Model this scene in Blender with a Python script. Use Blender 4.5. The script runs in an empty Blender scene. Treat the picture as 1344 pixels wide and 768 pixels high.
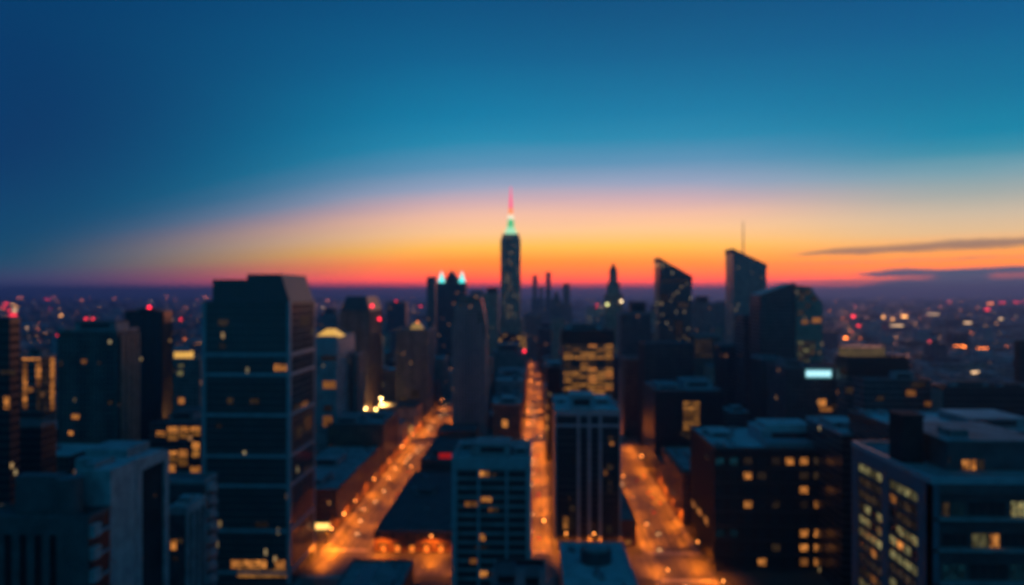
# City at dusk seen from high above an avenue grid, looking along the avenues to the sunset.
import bpy, math, random
R = math.radians
rnd = random.Random(11)
sc = bpy.context.scene
COL = sc.collection

# ------------------------------------------------------------------ measuring the photograph
F, CX, CY, VPX, H = 1008.0, 672.0, 384.0, 702.0, 150.0
TH = math.atan((VPX - CX) / F); CT, ST = math.cos(TH), math.sin(TH)
def wx(px, d):
    u = (px - CX) / F
    return d * (u * CT - ST) / (CT + u * ST)
def dep(X, d): return -X * ST + d * CT
def wz(py, X, d): return H + (CY - py) / F * dep(X, d)
def dside(px, X):
    u = (px - CX) / F
    return X * (CT + u * ST) / (u * CT - ST)
def toppx(X, d): return CX + F * (X * CT + d * ST) / dep(X, d)

# ------------------------------------------------------------------ node helpers
class NT:
    def __init__(s, tree): s.t = tree; s.n = tree.nodes; s.l = tree.links
    def new(s, ty, **kw):
        n = s.n.new(ty)
        for k, v in kw.items(): setattr(n, k, v)
        return n
    def put(s, sock, v):
        if hasattr(v, 'links') or isinstance(v, bpy.types.NodeSocket): s.l.new(v, sock)
        else: sock.default_value = v
    def m(s, op, a, b=None, c=None, clamp=False):
        n = s.new('ShaderNodeMath', operation=op, use_clamp=clamp)
        s.put(n.inputs[0], a)
        if b is not None: s.put(n.inputs[1], b)
        if c is not None: s.put(n.inputs[2], c)
        return n.outputs[0]
    def mix(s, f, a, b, ty='MIX'):
        n = s.new('ShaderNodeMix', data_type='RGBA', blend_type=ty)
        s.put(n.inputs['Factor'], f); s.put(n.inputs[6], a); s.put(n.inputs[7], b)
        return n.outputs[2]
    def step(s, v, lo, hi):
        n = s.new('ShaderNodeMapRange', interpolation_type='SMOOTHSTEP')
        s.put(n.inputs['Value'], v); n.inputs['From Min'].default_value = lo; n.inputs['From Max'].default_value = hi
        return n.outputs[0]
    def noise(s, vec, scale, detail=3, rough=.55, dim='3D'):
        n = s.new('ShaderNodeTexNoise', noise_dimensions=dim)
        if vec is not None: s.put(n.inputs['Vector'], vec)
        n.inputs['Scale'].default_value = scale; n.inputs['Detail'].default_value = detail; n.inputs['Roughness'].default_value = rough
        return n.outputs['Fac']
    def xyz(s, x, y, z):
        n = s.new('ShaderNodeCombineXYZ')
        for i, v in enumerate((x, y, z)): s.put(n.inputs[i], v)
        return n.outputs[0]
    def sep(s, v):
        n = s.new('ShaderNodeSeparateXYZ'); s.put(n.inputs[0], v); return n.outputs

def c4(c): return (c[0], c[1], c[2], 1)
def newmat(name):
    m = bpy.data.materials.new(name); m.use_nodes = True
    t = NT(m.node_tree); b = m.node_tree.nodes['Principled BSDF']
    return m, t, b

def surf(name, col, rough=.7, var=.35, scale=.25, metal=0., spec=.5):
    """a plain weathered surface: colour broken by two sizes of noise"""
    m, t, b = newmat(name)
    tc = t.new('ShaderNodeTexCoord')
    n1 = t.noise(tc.outputs['Object'], scale, 5)
    n2 = t.noise(tc.outputs['Object'], scale * 9, 3)
    f = t.m('ADD', t.m('MULTIPLY', n1, .65), t.m('MULTIPLY', n2, .35))
    f = t.step(f, .3, .7)
    oi = t.new('ShaderNodeObjectInfo')
    lo = [c * (1 - var) for c in col]; hi = [min(.9, c * (1 + var)) for c in col]
    t.l.new(t.mix(f, c4(lo), c4(hi)), b.inputs['Base Color'])
    t.put(b.inputs['Roughness'], t.m('ADD', rough - .08, t.m('MULTIPLY', n1, .16)))
    b.inputs['Metallic'].default_value = metal
    b.inputs['Specular IOR Level'].default_value = spec
    return m

def glow(name, col, strength, sample=False, var=0.0):
    m, t, b = newmat(name)
    b.inputs['Base Color'].default_value = c4([c * .3 for c in col])
    b.inputs['Emission Color'].default_value = c4(col)
    if var:
        oi = t.new('ShaderNodeObjectInfo')
        t.put(b.inputs['Emission Strength'], t.m('MULTIPLY', strength, t.m('ADD', 1 - var, t.m('MULTIPLY', oi.outputs['Random'], 2 * var))))
    else: b.inputs['Emission Strength'].default_value = strength
    if not sample: m.cycles.emission_sampling = 'NONE'
    return m

def litpane(name, ca, cb, strength):
    """a lit room behind glass: furniture, blinds and lamps as uneven brightness"""
    m, t, b = newmat(name)
    tc = t.new('ShaderNodeTexCoord'); oi = t.new('ShaderNodeObjectInfo')
    s = t.sep(tc.outputs['Object'])
    off = t.m('MULTIPLY', oi.outputs['Random'], 60.)
    v = t.xyz(t.m('ADD', t.m('MULTIPLY', s[0], 1.1), off), t.m('MULTIPLY', s[2], .7), off)
    n = t.noise(v, .8, 2); n2 = t.noise(v, 2.6, 2)
    col = t.mix(t.step(n2, .35, .65), c4(ca), c4(cb))
    k = t.m('MULTIPLY', t.step(n, .32, .66), t.m('ADD', .12, t.m('MULTIPLY', oi.outputs['Random'], 1.35)))
    t.l.new(col, b.inputs['Emission Color'])
    t.put(b.inputs['Emission Strength'], t.m('MULTIPLY', t.m('ADD', k, .12), strength))
    b.inputs['Base Color'].default_value = (.02, .025, .03, 1); b.inputs['Roughness'].default_value = .1
    m.cycles.emission_sampling = 'NONE'
    return m

def facade(name, wall, glass=(.02, .026, .032), W=3.2, FH=3.6, a=.16, b0=.22, b1=.16, lit=.05, ca=(1, .5, .14), cb=(1, .78, .4),
           strength=1.2, rough=.7, groughness=.15, seed=0., floorlit=0.):
    """wall with a grid of window bays; some rooms are lit. One bay pattern per face."""
    m, t, b = newmat(name)
    tc = t.new('ShaderNodeTexCoord'); geo = t.new('ShaderNodeNewGeometry'); oi = t.new('ShaderNodeObjectInfo')
    s = t.sep(tc.outputs['Object']); nz = t.sep(geo.outputs['Normal'])[2]
    uc = t.m('DIVIDE', t.m('ADD', s[0], s[1]), W); vc = t.m('DIVIDE', s[2], FH)
    fu, fv = t.m('FRACT', uc), t.m('FRACT', vc); cu, cv = t.m('FLOOR', uc), t.m('FLOOR', vc)
    gt = lambda v, k: t.m('GREATER_THAN', v, k)
    lt = lambda v, k: t.m('LESS_THAN', v, k)
    mask = t.m('MULTIPLY', t.m('MULTIPLY', gt(fu, a), lt(fu, 1 - a)), t.m('MULTIPLY', gt(fv, b0), lt(fv, 1 - b1)))
    mask = t.m('MULTIPLY', mask, lt(t.m('ABSOLUTE', nz), .5))
    rs = t.m('ADD', t.m('MULTIPLY', oi.outputs['Random'], 91.7), seed)
    wn = t.new('ShaderNodeTexWhiteNoise', noise_dimensions='3D'); t.l.new(t.xyz(cu, cv, rs), wn.inputs['Vector'])
    wf = t.new('ShaderNodeTexWhiteNoise', noise_dimensions='3D'); t.l.new(t.xyz(7., cv, rs), wf.inputs['Vector'])
    cl = t.noise(t.xyz(t.m('MULTIPLY', cu, .21), t.m('MULTIPLY', cv, .3), rs), 1., 2)
    p = t.m('MULTIPLY', lit, t.m('MULTIPLY', t.step(cl, .38, .66), 2.2))
    p = t.m('ADD', p, t.m('MULTIPLY', t.m('LESS_THAN', wf.outputs['Value'], floorlit), .55))
    on = t.m('MULTIPLY', t.m('LESS_THAN', wn.outputs['Value'], p), mask)
    sc3 = t.sep(wn.outputs['Color'])
    em = t.mix(sc3[1], c4(ca), c4(cb))
    inner = t.noise(tc.outputs['Object'], 1.3, 2)
    t.l.new(em, b.inputs['Emission Color'])
    t.put(b.inputs['Emission Strength'], t.m('MULTIPLY', on, t.m('MULTIPLY', strength, t.m('MULTIPLY', t.m('ADD', .25, sc3[2]), t.m('ADD', .4, inner)))))
    n1 = t.noise(tc.outputs['Object'], .12, 5)
    wc = t.mix(t.step(n1, .3, .7), c4([c * .7 for c in wall]), c4([min(.9, c * 1.25) for c in wall]))
    t.l.new(t.mix(mask, wc, c4(glass)), b.inputs['Base Color'])
    t.put(b.inputs['Roughness'], t.m('ADD', rough, t.m('MULTIPLY', mask, groughness - rough)))
    bp = t.new('ShaderNodeBump'); bp.inputs['Strength'].default_value = .5; bp.inputs['Distance'].default_value = .25
    t.l.new(t.m('SUBTRACT', 1., mask), bp.inputs['Height']); t.l.new(bp.outputs[0], b.inputs['Normal'])
    m.cycles.emission_sampling = 'NONE'
    return m

# ------------------------------------------------------------------ materials
AMB, PALE = (1, .42, .08), (1, .72, .34)
M = {}
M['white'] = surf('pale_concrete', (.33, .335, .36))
M['shade_wall'] = surf('shaded_pale_concrete', (.085, .09, .1))  # pale concrete with shade put into its colour, for fronts facing away from sunset
M['grey'] = surf('grey_concrete', (.24, .25, .27))
M['dark'] = surf('dark_cladding', (.07, .077, .088), .5)
M['black'] = surf('black_metal', (.018, .02, .024), .4)
M['frame'] = surf('window_frame_metal', (.06, .065, .07), .45, .2, 1.)
M['brick'] = surf('red_brick', (.15, .075, .052), .8, .3, .6)
M['brown'] = surf('brown_stone', (.17, .12, .095), .8)
M['roof'] = surf('gravel_roof', (.2, .21, .225), .9, .45, .12)
M['pale_roof'] = surf('pale_membrane_roof', (.36, .38, .4), .85, .3, .09)
M['dark_roof'] = surf('bitumen_roof', (.05, .052, .056), .8, .5, .15)
M['steel'] = surf('galvanised_steel', (.35, .36, .38), .45, .25, .5, .6)
M['blueband'] = surf('blue_grey_panels', (.32, .35, .4), .5, .2, .3)
M['navy_panel'] = surf('slate_blue_panels', (.11, .135, .18), .6, .2, .3)
M['glass'] = surf('dark_window_glass', (.03, .042, .048), .16, .3, .1)
M['glass_teal'] = facade('curtain_wall_glass', (.14, .155, .16), (.06, .072, .078), 1.6, 3.6, .05, .1, .04, lit=.006, strength=.4, rough=.3, groughness=.12, floorlit=.0)
M['matt_glass'] = surf('dull_dark_glazing', (.03, .04, .046), .85, .3, .1, 0., .03)
M['clear'] = surf('car_glass', (.01, .012, .014), .08, .1, 1.)
M['lit_amber'] = litpane('amber_lit_room', (1, .27, .03), (1, .42, .1), .75)
M['lit_pale'] = litpane('pale_lit_room', (.9, .6, .18), (.5, .6, .3), .36)
M['lit_dim'] = litpane('dim_lit_room', (.9, .42, .12), (.5, .38, .2), .05)
M['lit_teal'] = litpane('teal_lit_room', (.03, .25, .34), (.02, .16, .24), .13)
M['lit_cyan'] = litpane('cyan_lit_room', (.05, .75, 1), (.1, .5, .8), 1.6)
M['lit_gold'] = litpane('gold_lit_floor', (1, .34, .045), (1, .45, .1), .42)
M['sign_red'] = glow('red_neon', (1, .02, .02), .3)
M['sign_cyan'] = glow('cyan_lit_sign', (.5, .92, 1), 1.4)
M['beacon'] = glow('red_beacon_lamp', (1, .02, .05), 5)
M['flood'] = glow('warm_floodlight', (1, .62, .22), 14)
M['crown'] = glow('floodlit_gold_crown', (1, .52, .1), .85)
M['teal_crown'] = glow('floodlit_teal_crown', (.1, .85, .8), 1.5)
M['spire_pink'] = glow('magenta_lit_spire', (1, .06, .2), 1.3)
M['spire_green'] = glow('green_lit_lantern', (.12, .75, .3), .8)
M['spire_mint'] = glow('mint_lit_crown', (.5, 1, .6), .9)
M['spire_white'] = glow('white_lit_drum', (1, .9, .65), 1.1)
M['bulb'] = glow('sodium_lamp_globe', (1, .3, .05), 10, var=.8)
M['bulb_white'] = glow('headlight_lens', (1, .55, .22), 9)
M['tail'] = glow('taillight_lens', (1, .05, .02), 5)
M['far_red'] = glow('far_red_lights', (1, .03, .04), 4.5)
M['far_amber'] = glow('far_amber_lights', (1, .42, .1), 4.5)
M['far_orange'] = glow('far_orange_lights', (1, .22, .03), 7)
M['far_pale'] = glow('far_pale_lights', (1, .6, .3), 2.2)
def asphalt():
    m, t, b = newmat('worn_lamplit_asphalt')
    tc = t.new('ShaderNodeTexCoord'); s = t.sep(tc.outputs['Object'])
    n1 = t.noise(tc.outputs['Object'], .06, 6, .6)
    n2 = t.noise(t.xyz(t.m('MULTIPLY', s[0], .5), t.m('MULTIPLY', s[1], .02), 0.), 1., 4)
    f = t.m('ADD', t.m('MULTIPLY', n1, .5), t.m('MULTIPLY', n2, .5))
    t.l.new(t.mix(t.step(f, .36, .64), (.03, .03, .032, 1), (.12, .118, .112, 1)), b.inputs['Base Color'])  # wear patches, their contrast raised to paint in uneven lamplight
    t.put(b.inputs['Roughness'], t.m('ADD', .35, t.m('MULTIPLY', n1, .4)))
    return m
M['asphalt'] = asphalt()
M['pave'] = surf('pavement_slabs', (.17, .165, .16), .85, .35, .3)
M['paint'] = surf('road_paint', (.6, .58, .52), .7, .3, .8)
M['ground'] = surf('city_ground', (.05, .052, .05), .9, .5, .004)

# ------------------------------------------------------------------ mesh building
class MB:
    def __init__(s): s.v = []; s.f = []; s.mi = []
    def add(s, vs, fs, m=0):
        b = len(s.v); s.v += vs
        for f in fs: s.f.append([i + b for i in f]); s.mi.append(m)
        return s
    def frus(s, x0, x1, y0, y1, z0, a0, a1, b0, b1, z1, m=0):
        v = [(x0, y0, z0), (x1, y0, z0), (x1, y1, z0), (x0, y1, z0), (a0, b0, z1), (a1, b0, z1), (a1, b1, z1), (a0, b1, z1)]
        return s.add(v, [(3, 2, 1, 0), (4, 5, 6, 7), (0, 1, 5, 4), (1, 2, 6, 5), (2, 3, 7, 6), (3, 0, 4, 7)], m)
    def box(s, x0, x1, y0, y1, z0, z1, m=0): return s.frus(x0, x1, y0, y1, z0, x0, x1, y0, y1, z1, m)
    def prism(s, poly, z0, z1, m=0, k=1.0, c=None):
        n = len(poly); c = c or (sum(p[0] for p in poly) / n, sum(p[1] for p in poly) / n)
        v = [(p[0], p[1], z0) for p in poly] + [(c[0] + (p[0] - c[0]) * k, c[1] + (p[1] - c[1]) * k, z1) for p in poly]
        return s.add(v, [tuple(range(n - 1, -1, -1)), tuple(range(n, 2 * n))] + [(i, (i + 1) % n, n + (i + 1) % n, n + i) for i in range(n)], m)
    def yprism(s, poly, y0, y1, m=0):     # outline in x,z (counter-clockwise seen from -y), extruded along y
        n = len(poly)
        v = [(p[0], y0, p[1]) for p in poly] + [(p[0], y1, p[1]) for p in poly]
        return s.add(v, [tuple(range(n)), tuple(range(2 * n - 1, n - 1, -1))] + [((i + 1) % n, i, n + i, n + (i + 1) % n) for i in range(n)], m)
    def cyl(s, cx, cy, r0, r1, z0, z1, n=12, m=0):
        return s.prism([(cx + r0 * math.cos(2 * math.pi * i / n), cy + r0 * math.sin(2 * math.pi * i / n)) for i in range(n)], z0, z1, m, r1 / r0, (cx, cy))
    def ball(s, cx, cy, cz, r, n=8, m=0):
        for k in range(4):
            a0, a1 = math.pi * (k / 4 - .5), math.pi * ((k + 1) / 4 - .5)
            s.cyl(cx, cy, max(.05 * r, r * math.cos(a0)), max(.05 * r, r * math.cos(a1)), cz + r * math.sin(a0), cz + r * math.sin(a1), n, m)
        return s
    def ring(s, x0, x1, y0, y1, z0, z1, w, m=0):
        s.box(x0, x1, y0, y0 + w, z0, z1, m); s.box(x0, x1, y1 - w, y1, z0, z1, m)
        s.box(x0, x0 + w, y0 + w, y1 - w, z0, z1, m); return s.box(x1 - w, x1, y0 + w, y1 - w, z0, z1, m)
    def mesh(s, name, mats, o=(0, 0, 0)):
        me = bpy.data.meshes.new(name)
        me.from_pydata([(x - o[0], y - o[1], z - o[2]) for x, y, z in s.v], [], s.f)
        for m in (mats if isinstance(mats, (list, tuple)) else [mats]): me.materials.append(M[m] if isinstance(m, str) else m)
        me.polygons.foreach_set('material_index', s.mi); me.update()
        return me
    def build(s, name, mats, parent=None):
        o = (0, 0, 0)
        if parent is not None:
            q = parent
            while q: o = tuple(a + b for a, b in zip(o, q.location)); q = q.parent
        ob = bpy.data.objects.new(name, s.mesh(name, mats, o)); COL.objects.link(ob)
        if parent is not None: ob.parent = parent
        return ob

def tag(o, label, cat, group=None, kind=None):
    if label: o['label'] = label
    if cat: o['category'] = cat
    if group: o['group'] = group
    if kind: o['kind'] = kind
    return o
def thing(name, label, cat, loc, group=None):
    o = bpy.data.objects.new(name, None); o.empty_display_size = 1; COL.objects.link(o); o.location = loc
    return tag(o, label, cat, group)
def copy_tree(o, parent=None):
    c = o.copy(); COL.objects.link(c); c.parent = parent
    for ch in list(KIDS.get(o.name, ())): copy_tree(ch, c)
    return c
KIDS = {}
def index_kids(o):
    for q in bpy.data.objects:
        if q.parent == o: KIDS.setdefault(o.name, []).append(q)
    for q in KIDS.get(o.name, ()): index_kids(q)

WIN = {}
def window(root, X, Y, Z, w, h, pane, face='front', panes=1, frame='frame', d=.14):
    """one window: a projecting frame with mullions and its panes; centre at X, Y, Z on the wall"""
    key = (round(w, 2), round(h, 2), pane, panes, frame)
    if key not in WIN:
        b = MB(); t = min(.12, w * .06)
        b.box(-w / 2, w / 2, -d, -.004, h / 2 - t, h / 2); b.box(-w / 2, w / 2, -d, -.004, -h / 2, -h / 2 + t)
        b.box(-w / 2, -w / 2 + t, -d, -.004, -h / 2 + t, h / 2 - t); b.box(w / 2 - t, w / 2, -d, -.004, -h / 2 + t, h / 2 - t)
        for i in range(1, panes):
            x = -w / 2 + w * i / panes
            b.box(x - t * .6, x + t * .6, -d, -.004, -h / 2 + t, h / 2 - t)
        b.add([(-w / 2 + t, -.03, -h / 2 + t), (w / 2 - t, -.03, -h / 2 + t), (w / 2 - t, -.03, h / 2 - t), (-w / 2 + t, -.03, h / 2 - t)], [(0, 1, 2, 3)], 1)
        WIN[key] = b.mesh('window', [frame, pane])
    o = bpy.data.objects.new('window', WIN[key]); COL.objects.link(o); o.parent = root
    L = root.location
    o.location = (X - L.x, Y - L.y, Z - L.z)
    o.rotation_euler.z = {'front': 0, 'right': R(90), 'left': R(-90)}[face]
    return o

FP = []       # footprints that filler blocks keep clear of
def claim(x0, x1, y0, y1): FP.append((x0, x1, y0, y1))

def beacon(root, X, Y, Z, r=.8, m='beacon'):
    b = MB(); b.cyl(X, Y, .15, .15, Z, Z + 1.6, 6); p = b.build('beacon_mast', 'black', root)
    MB().ball(X, Y, Z + 1.6 + r, r).build('beacon_lamp', m, p)

def roofing(root, X0, X1, Y0, Y1, Z, roof='roof', par='grey', plants=(), pmat='grey', ph=1.2):
    """parapet, roof sheet and plant rooms on a flat roof whose parapet top is at Z"""
    if X1 - X0 > 4 and Y1 - Y0 > 4:
        MB().ring(X0 - .08, X1 + .08, Y0 - .08, Y1 + .08, Z - ph - .4, Z, .55).build('parapet', par, root)
        MB().box(X0 + .5, X1 - .5, Y0 + .5, Y1 - .5, Z - ph - .4, Z - ph).build('roof', roof, root)
    for p in plants:
        a0, a1, b0, b1, h = p[:5]
        x0, x1 = X0 + (X1 - X0) * a0, X0 + (X1 - X0) * a1; y0, y1 = Y0 + (Y1 - Y0) * b0, Y0 + (Y1 - Y0) * b1
        z = Z - ph
        b = MB(); b.box(x0, x1, y0, y1, z, z + h * .92)
        b.box(x0 - .25, x1 + .25, y0 - .25, y1 + .25, z + h * .92, z + h, 1)
        b.box(x0 + (x1 - x0) * .15, x1 - (x1 - x0) * .15, y0 - .12, y0 - .01, z + h * .3, z + h * .75, 2)
        b.build('plant_room', [p[5] if len(p) > 5 else pmat, roof, 'black'], root)

def units(root, X0, X1, Y0, Y1, z, n, seed=1, roof='steel'):
    """air handling units, ducts and vents on a roof: one mesh per unit"""
    q = random.Random(seed)
    for i in range(n):
        w, l, h = q.uniform(1.5, 4.5), q.uniform(2, 6), q.uniform(1, 2.8)
        x, y = q.uniform(X0 + 1, X1 - w - 1), q.uniform(Y0 + 1, Y1 - l - 1)
        b = MB(); b.box(x, x + w, y, y + l, z + .3, z + h); b.box(x + .2, x + w - .2, y + .2, y + l - .2, z, z + .3, 1)
        b.cyl(x + w / 2, y + l / 2, w * .3, w * .3, z + h, z + h + .4, 10, 1)
        b.build('air_unit', [roof, 'black'], root)

def tower(name, label, x0, x1, ytop, d, depth=30, side=None, wall='grey', roof='roof', par='grey', plants=(), cat='building', fins=None, bands=None,
          group=None, X=None, finmat=None, z0=0, ph=1.2, unit=0):
    """box tower from the photograph's pixel edges x0..x1 at depth d; side = pixel x of the visible far corner"""
    X0, X1 = X if X else (wx(x0, d), wx(x1, d))
    if side is not None:
        depth = dside(side, X1 if side > x1 else X0) - d
    Y0, Y1 = d, d + depth
    Z = wz(ytop, (X0 + X1) / 2, d)
    r = thing(name, label, cat, ((X0 + X1) / 2, (Y0 + Y1) / 2, 0), group)
    MB().box(X0, X1, Y0, Y1, 0, Z - ph - .4).build('wall', wall, r)
    roofing(r, X0, X1, Y0, Y1, Z, roof, par, plants, ph=ph)
    if fins:
        n, w, t = fins; b = MB()
        for i in range(n + 1):
            x = X0 + (X1 - X0 - w) * i / n; b.box(x, x + w, Y0 - t, Y0 - .003, 0, Z - ph - .5)
        m = max(2, int(n * depth / (X1 - X0)))
        for i in range(m + 1):
            y = Y0 + (Y1 - Y0 - w) * i / m
            if X1 < 0 or X0 < 0: b.box(X1 + .003, X1 + t, y, y + w, 0, Z - ph - .5)
            if X0 > 0 or X1 > 0: b.box(X0 - t, X0 - .003, y, y + w, 0, Z - ph - .5)
        b.build('facade_ribs', finmat or par, r)
    if bands:
        sp, h, t = bands; b = MB(); z = sp
        while z < Z - ph - 2:
            b.ring(X0 - t, X1 + t, Y0 - t, Y1 + t, z, z + h, t - .004); z += sp
        b.build('floor_bands', finmat or par, r)
    if unit: units(r, X0 + 1, X1 - 1, Y0 + 1, Y1 - 1, Z - ph, unit, int(abs(X0) * 7))
    claim(X0, X1, Y0, Y1)
    return r, X0, X1, Y0, Y1, Z

# ------------------------------------------------------------------ facades
FA = {}
def fa(k, *a, **kw): FA[k] = facade(k, *a, **kw); return FA[k]
fa('olive_facade', (.18, .19, .175), W=2.6, FH=3.5, a=.2, lit=.004, strength=.4)
fa('dusky_facade', (.3, .26, .25), W=3, FH=3.6, lit=.008, strength=.4, ca=(1, .32, .06), cb=(1, .5, .16))
fa('brick_facade', (.19, .11, .085), W=3.2, FH=3.6, a=.28, b0=.3, b1=.22, lit=.01, strength=.5, ca=(1, .32, .06), cb=(1, .5, .16))
fa('black_facade', (.04, .045, .05), W=2.4, FH=3.6, a=.1, lit=.006, strength=.5, rough=.35)
fa('pale_facade', (.36, .37, .4), W=3, FH=3.6, a=.25, b0=.3, b1=.2, lit=.01, strength=.5)
fa('gold_facade', (.04, .04, .04), W=3.4, FH=3.9, a=.05, b0=.2, b1=.12, lit=.42, ca=(1, .45, .08), cb=(1, .66, .22), strength=1.0, rough=.4)
fa('amber_facade', (.06, .05, .045), W=3.2, FH=3.6, a=.12, b0=.15, b1=.15, lit=.26, ca=(1, .4, .07), cb=(1, .55, .14), strength=.9, rough=.5)
fa('teal_facade', (.08, .11, .12), W=2, FH=3.6, a=.1, lit=.0, strength=.5, rough=.4)
fa('glassy_facade', (.22, .19, .18), (.08, .08, .08), W=1.8, FH=3.8, a=.06, b0=.14, b1=.05, lit=.035, ca=(1, .62, .25), cb=(1, .8, .5), strength=.5, rough=.35, groughness=.12, floorlit=.05)
fa('stone_facade', (.52, .36, .29), W=3, FH=3.8, a=.27, b0=.25, b1=.2, lit=.008, strength=.4)
fa('spire_facade', (.75, .48, .38), W=3.4, FH=7, a=.3, b0=.2, b1=.2, lit=.3, strength=.3, ca=(1, .5, .16), cb=(1, .7, .35))
fa('blade_facade', (.6, .43, .38), (.16, .15, .15), W=3, FH=3.8, a=.12, b0=.2, b1=.1, lit=.02, strength=.3, rough=.5, groughness=.2)
fa('navy_facade', (.13, .14, .155), W=2.8, FH=3.6, a=.1, lit=.008, ca=(1, .34, .08), cb=(1, .5, .2), strength=.4, rough=.45)
fa('low_facade', (.1, .09, .085), W=3.4, FH=3.8, a=.22, b0=.25, b1=.2, lit=.02, strength=.5, ca=(1, .32, .06), cb=(1, .5, .16))

# ================================================================== THE SETTING
def structure(name, b, m): return tag(b.build(name, m), None, None, None, 'structure')
structure('ground', MB().add([(-40000, -900, 0), (40000, -900, 0), (40000, 46000, 0), (-40000, 46000, 0)], [(0, 1, 2, 3)]), 'ground')

AVE = [(-124, -94), (-12, 10), (62, 95)]                      # the three avenues seen in the photograph
XAVE = [(-1210, -1190), (-1100, -1080), (-990, -970), (-880, -860), (-770, -750), (-660, -640), (-550, -530), (-440, -420), (-335, -315), (-228, -206)] + AVE + \
       [(204, 222), (312, 332), (420, 440), (530, 550), (640, 660), (750, 770), (860, 880), (970, 990), (1080, 1100), (1190, 1210)]
XST = [(405, 441), (762, 800), (1040, 1060), (1290, 1310), (1540, 1560), (1790, 1810), (2040, 2060)]
rd = MB()
for a, b in AVE: rd.add([(a, 300, .02), (b, 300, .02), (b, 2600, .02), (a, 2600, .02)], [(0, 1, 2, 3)])
structure('avenue_road', rd, 'asphalt')
rd = MB()
for y0, y1 in XST:
    xs = [-700] + [v for ab in AVE for v in ab] + [600]
    for i in range(0, len(xs), 2):
        x0, x1 = xs[i], xs[i + 1]
        if (y0, y1) == XST[0]:
            if x0 == -700: continue
            if x1 == 600: continue
        rd.add([(x0, y0, .02), (x1, y0, .02), (x1, y1, .02), (x0, y1, .02)], [(0, 1, 2, 3)])
structure('cross_street_road', rd, 'asphalt')
# kerbed pavements along both sides of every avenue
pv = MB()
ycuts = [300] + [v for ab in XST for v in ab] + [2600]
for ai, (a, b) in enumerate(AVE):
    for i in range(0, len(ycuts), 2):
        y0, y1 = ycuts[i], ycuts[i + 1]
        for x0, x1 in ((a, a + 3.6), (b - 3.6, b)):
            pv.box(x0, x1, y0, y1, 0, .15)
structure('pavement', pv, 'pave')
mk = MB()
def strip(x0, x1, y0, y1): mk.add([(x0, y0, .03), (x1, y0, .03), (x1, y1, .03), (x0, y1, .03)], [(0, 1, 2, 3)])
for a, b in AVE:
    a2, b2 = a + 3.6, b - 3.6
    n = max(2, round((b2 - a2) / 4.4))
    y = 446
    while y < 1500:
        if not any(u - 4 < y < v + 4 for u, v in XST):
            for k in range(1, n):
                x = a2 + (b2 - a2) * k / n; strip(x - .12, x + .12, y, y + 4)
        y += 10
    for u, v in XST[:3]:
        for yy in (u - 5, v + 1):
            x = a2 + .6
            while x < b2 - .6: strip(x, x + .7, yy, yy + 4); x += 1.5
structure('road_markings', mk, 'paint')

# ================================================================== NEAR LEFT
# --- the tall glass tower
X0, X1 = wx(265, 391), wx(381, 391); Y0 = 391; Y1 = dside(414, X1); ZB = wz(397, (X0 + X1) / 2, 391)
t1 = thing('glass_tower', 'tall dark glass tower with pale corner columns, wide storey bands and slanted crown', 'skyscraper', ((X0 + X1) / 2, (Y0 + Y1) / 2, 0))
claim(X0, X1, Y0, Y1)
MB().box(X0 + .5, X1 - .5, Y0 + .5, Y1 - .5, 0, ZB).build('curtain_wall', 'glass_teal', t1)
b = MB()
for x0, x1, y0, y1 in ((X0, X0 + 1.9, Y0, Y0 + 1.9), (X1 - 1.9, X1, Y0, Y0 + 1.9), (X0, X0 + 1.9, Y1 - 1.9, Y1), (X1 - 1.9, X1, Y1 - 1.9, Y1)):
    MB().box(x0, x1, y0, y1, 0, ZB + .3).build('corner_column', 'blueband', t1)
for py in (466, 492, 545, 599, 638, 697, 752):
    z = wz(py, (X0 + X1) / 2, Y0)
    b = MB(); b.box(X0 + 1.9, X1 - 1.9, Y0 + .05, Y0 + .5, z - .9, z + .9); b.box(X1 - .5, X1 - .05, Y0 + 1.9, Y1 - 1.9, z - .9, z + .9)
    b.build('storey_band', 'blueband', t1)
b = MB()
for i in range(1, 15):
    x = X0 + (X1 - X0) * i / 15; b.box(x - .07, x + .07, Y0 + .3, Y0 + .497, 0, ZB)
    y = Y0 + (Y1 - Y0) * i / 15; b.box(X1 - .497, X1 - .3, y - .07, y + .07, 0, ZB)
b.build('mullions', 'dark', t1)
ca, cb_, cc = wx(279, 391), wx(324, 391), wx(369, 391)
za, zb = wz(367, X0, 391), wz(360, X0, 391)
b = MB(); b.yprism([(ca, ZB), (X1 - .1, ZB), (cc, zb), (cb_, zb), (cb_, za), (ca, za)], Y0 + .1, Y1 - 3)
b.build('crown', facade('crown_panels', (.16, .16, .17), (.1, .1, .11), 2.2, 30, .04, .0, .0, lit=0, rough=.6, groughness=.5), t1)
b = MB(); b.box(X0 + .3, ca, Y0 + .5, Y1 - .5, ZB, ZB + .6); b.build('roof', 'dark_roof', t1)
b = MB(); b.cyl(cc - .6, Y0 + 2, .12, .06, zb, zb + 3.5, 6); b.build('antenna', 'steel', t1)
def litrow(root, d, row, X_fix=None, face='front', prou=0.0):
    """lit windows measured in the photograph: pixel rectangles on a front face at depth d, or on a side face at X_fix"""
    for (x0, y0, x1, y1, pane, n) in row:
        if face == 'front':
            a, c = wx(x0, d), wx(x1, d); Xm = (a + c) / 2
            window(root, Xm, d - prou, wz((y0 + y1) / 2, Xm, d), c - a, abs(wz(y0, Xm, d) - wz(y1, Xm, d)), pane, 'front', n)
        else:
            a, c = dside(x0, X_fix), dside(x1, X_fix); ym = (a + c) / 2
            window(root, X_fix + (prou if face == 'right' else -prou), ym, wz((y0 + y1) / 2, X_fix, ym), abs(c - a), abs(y1 - y0) * dep(X_fix, ym) / F, pane, face, n)
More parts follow.
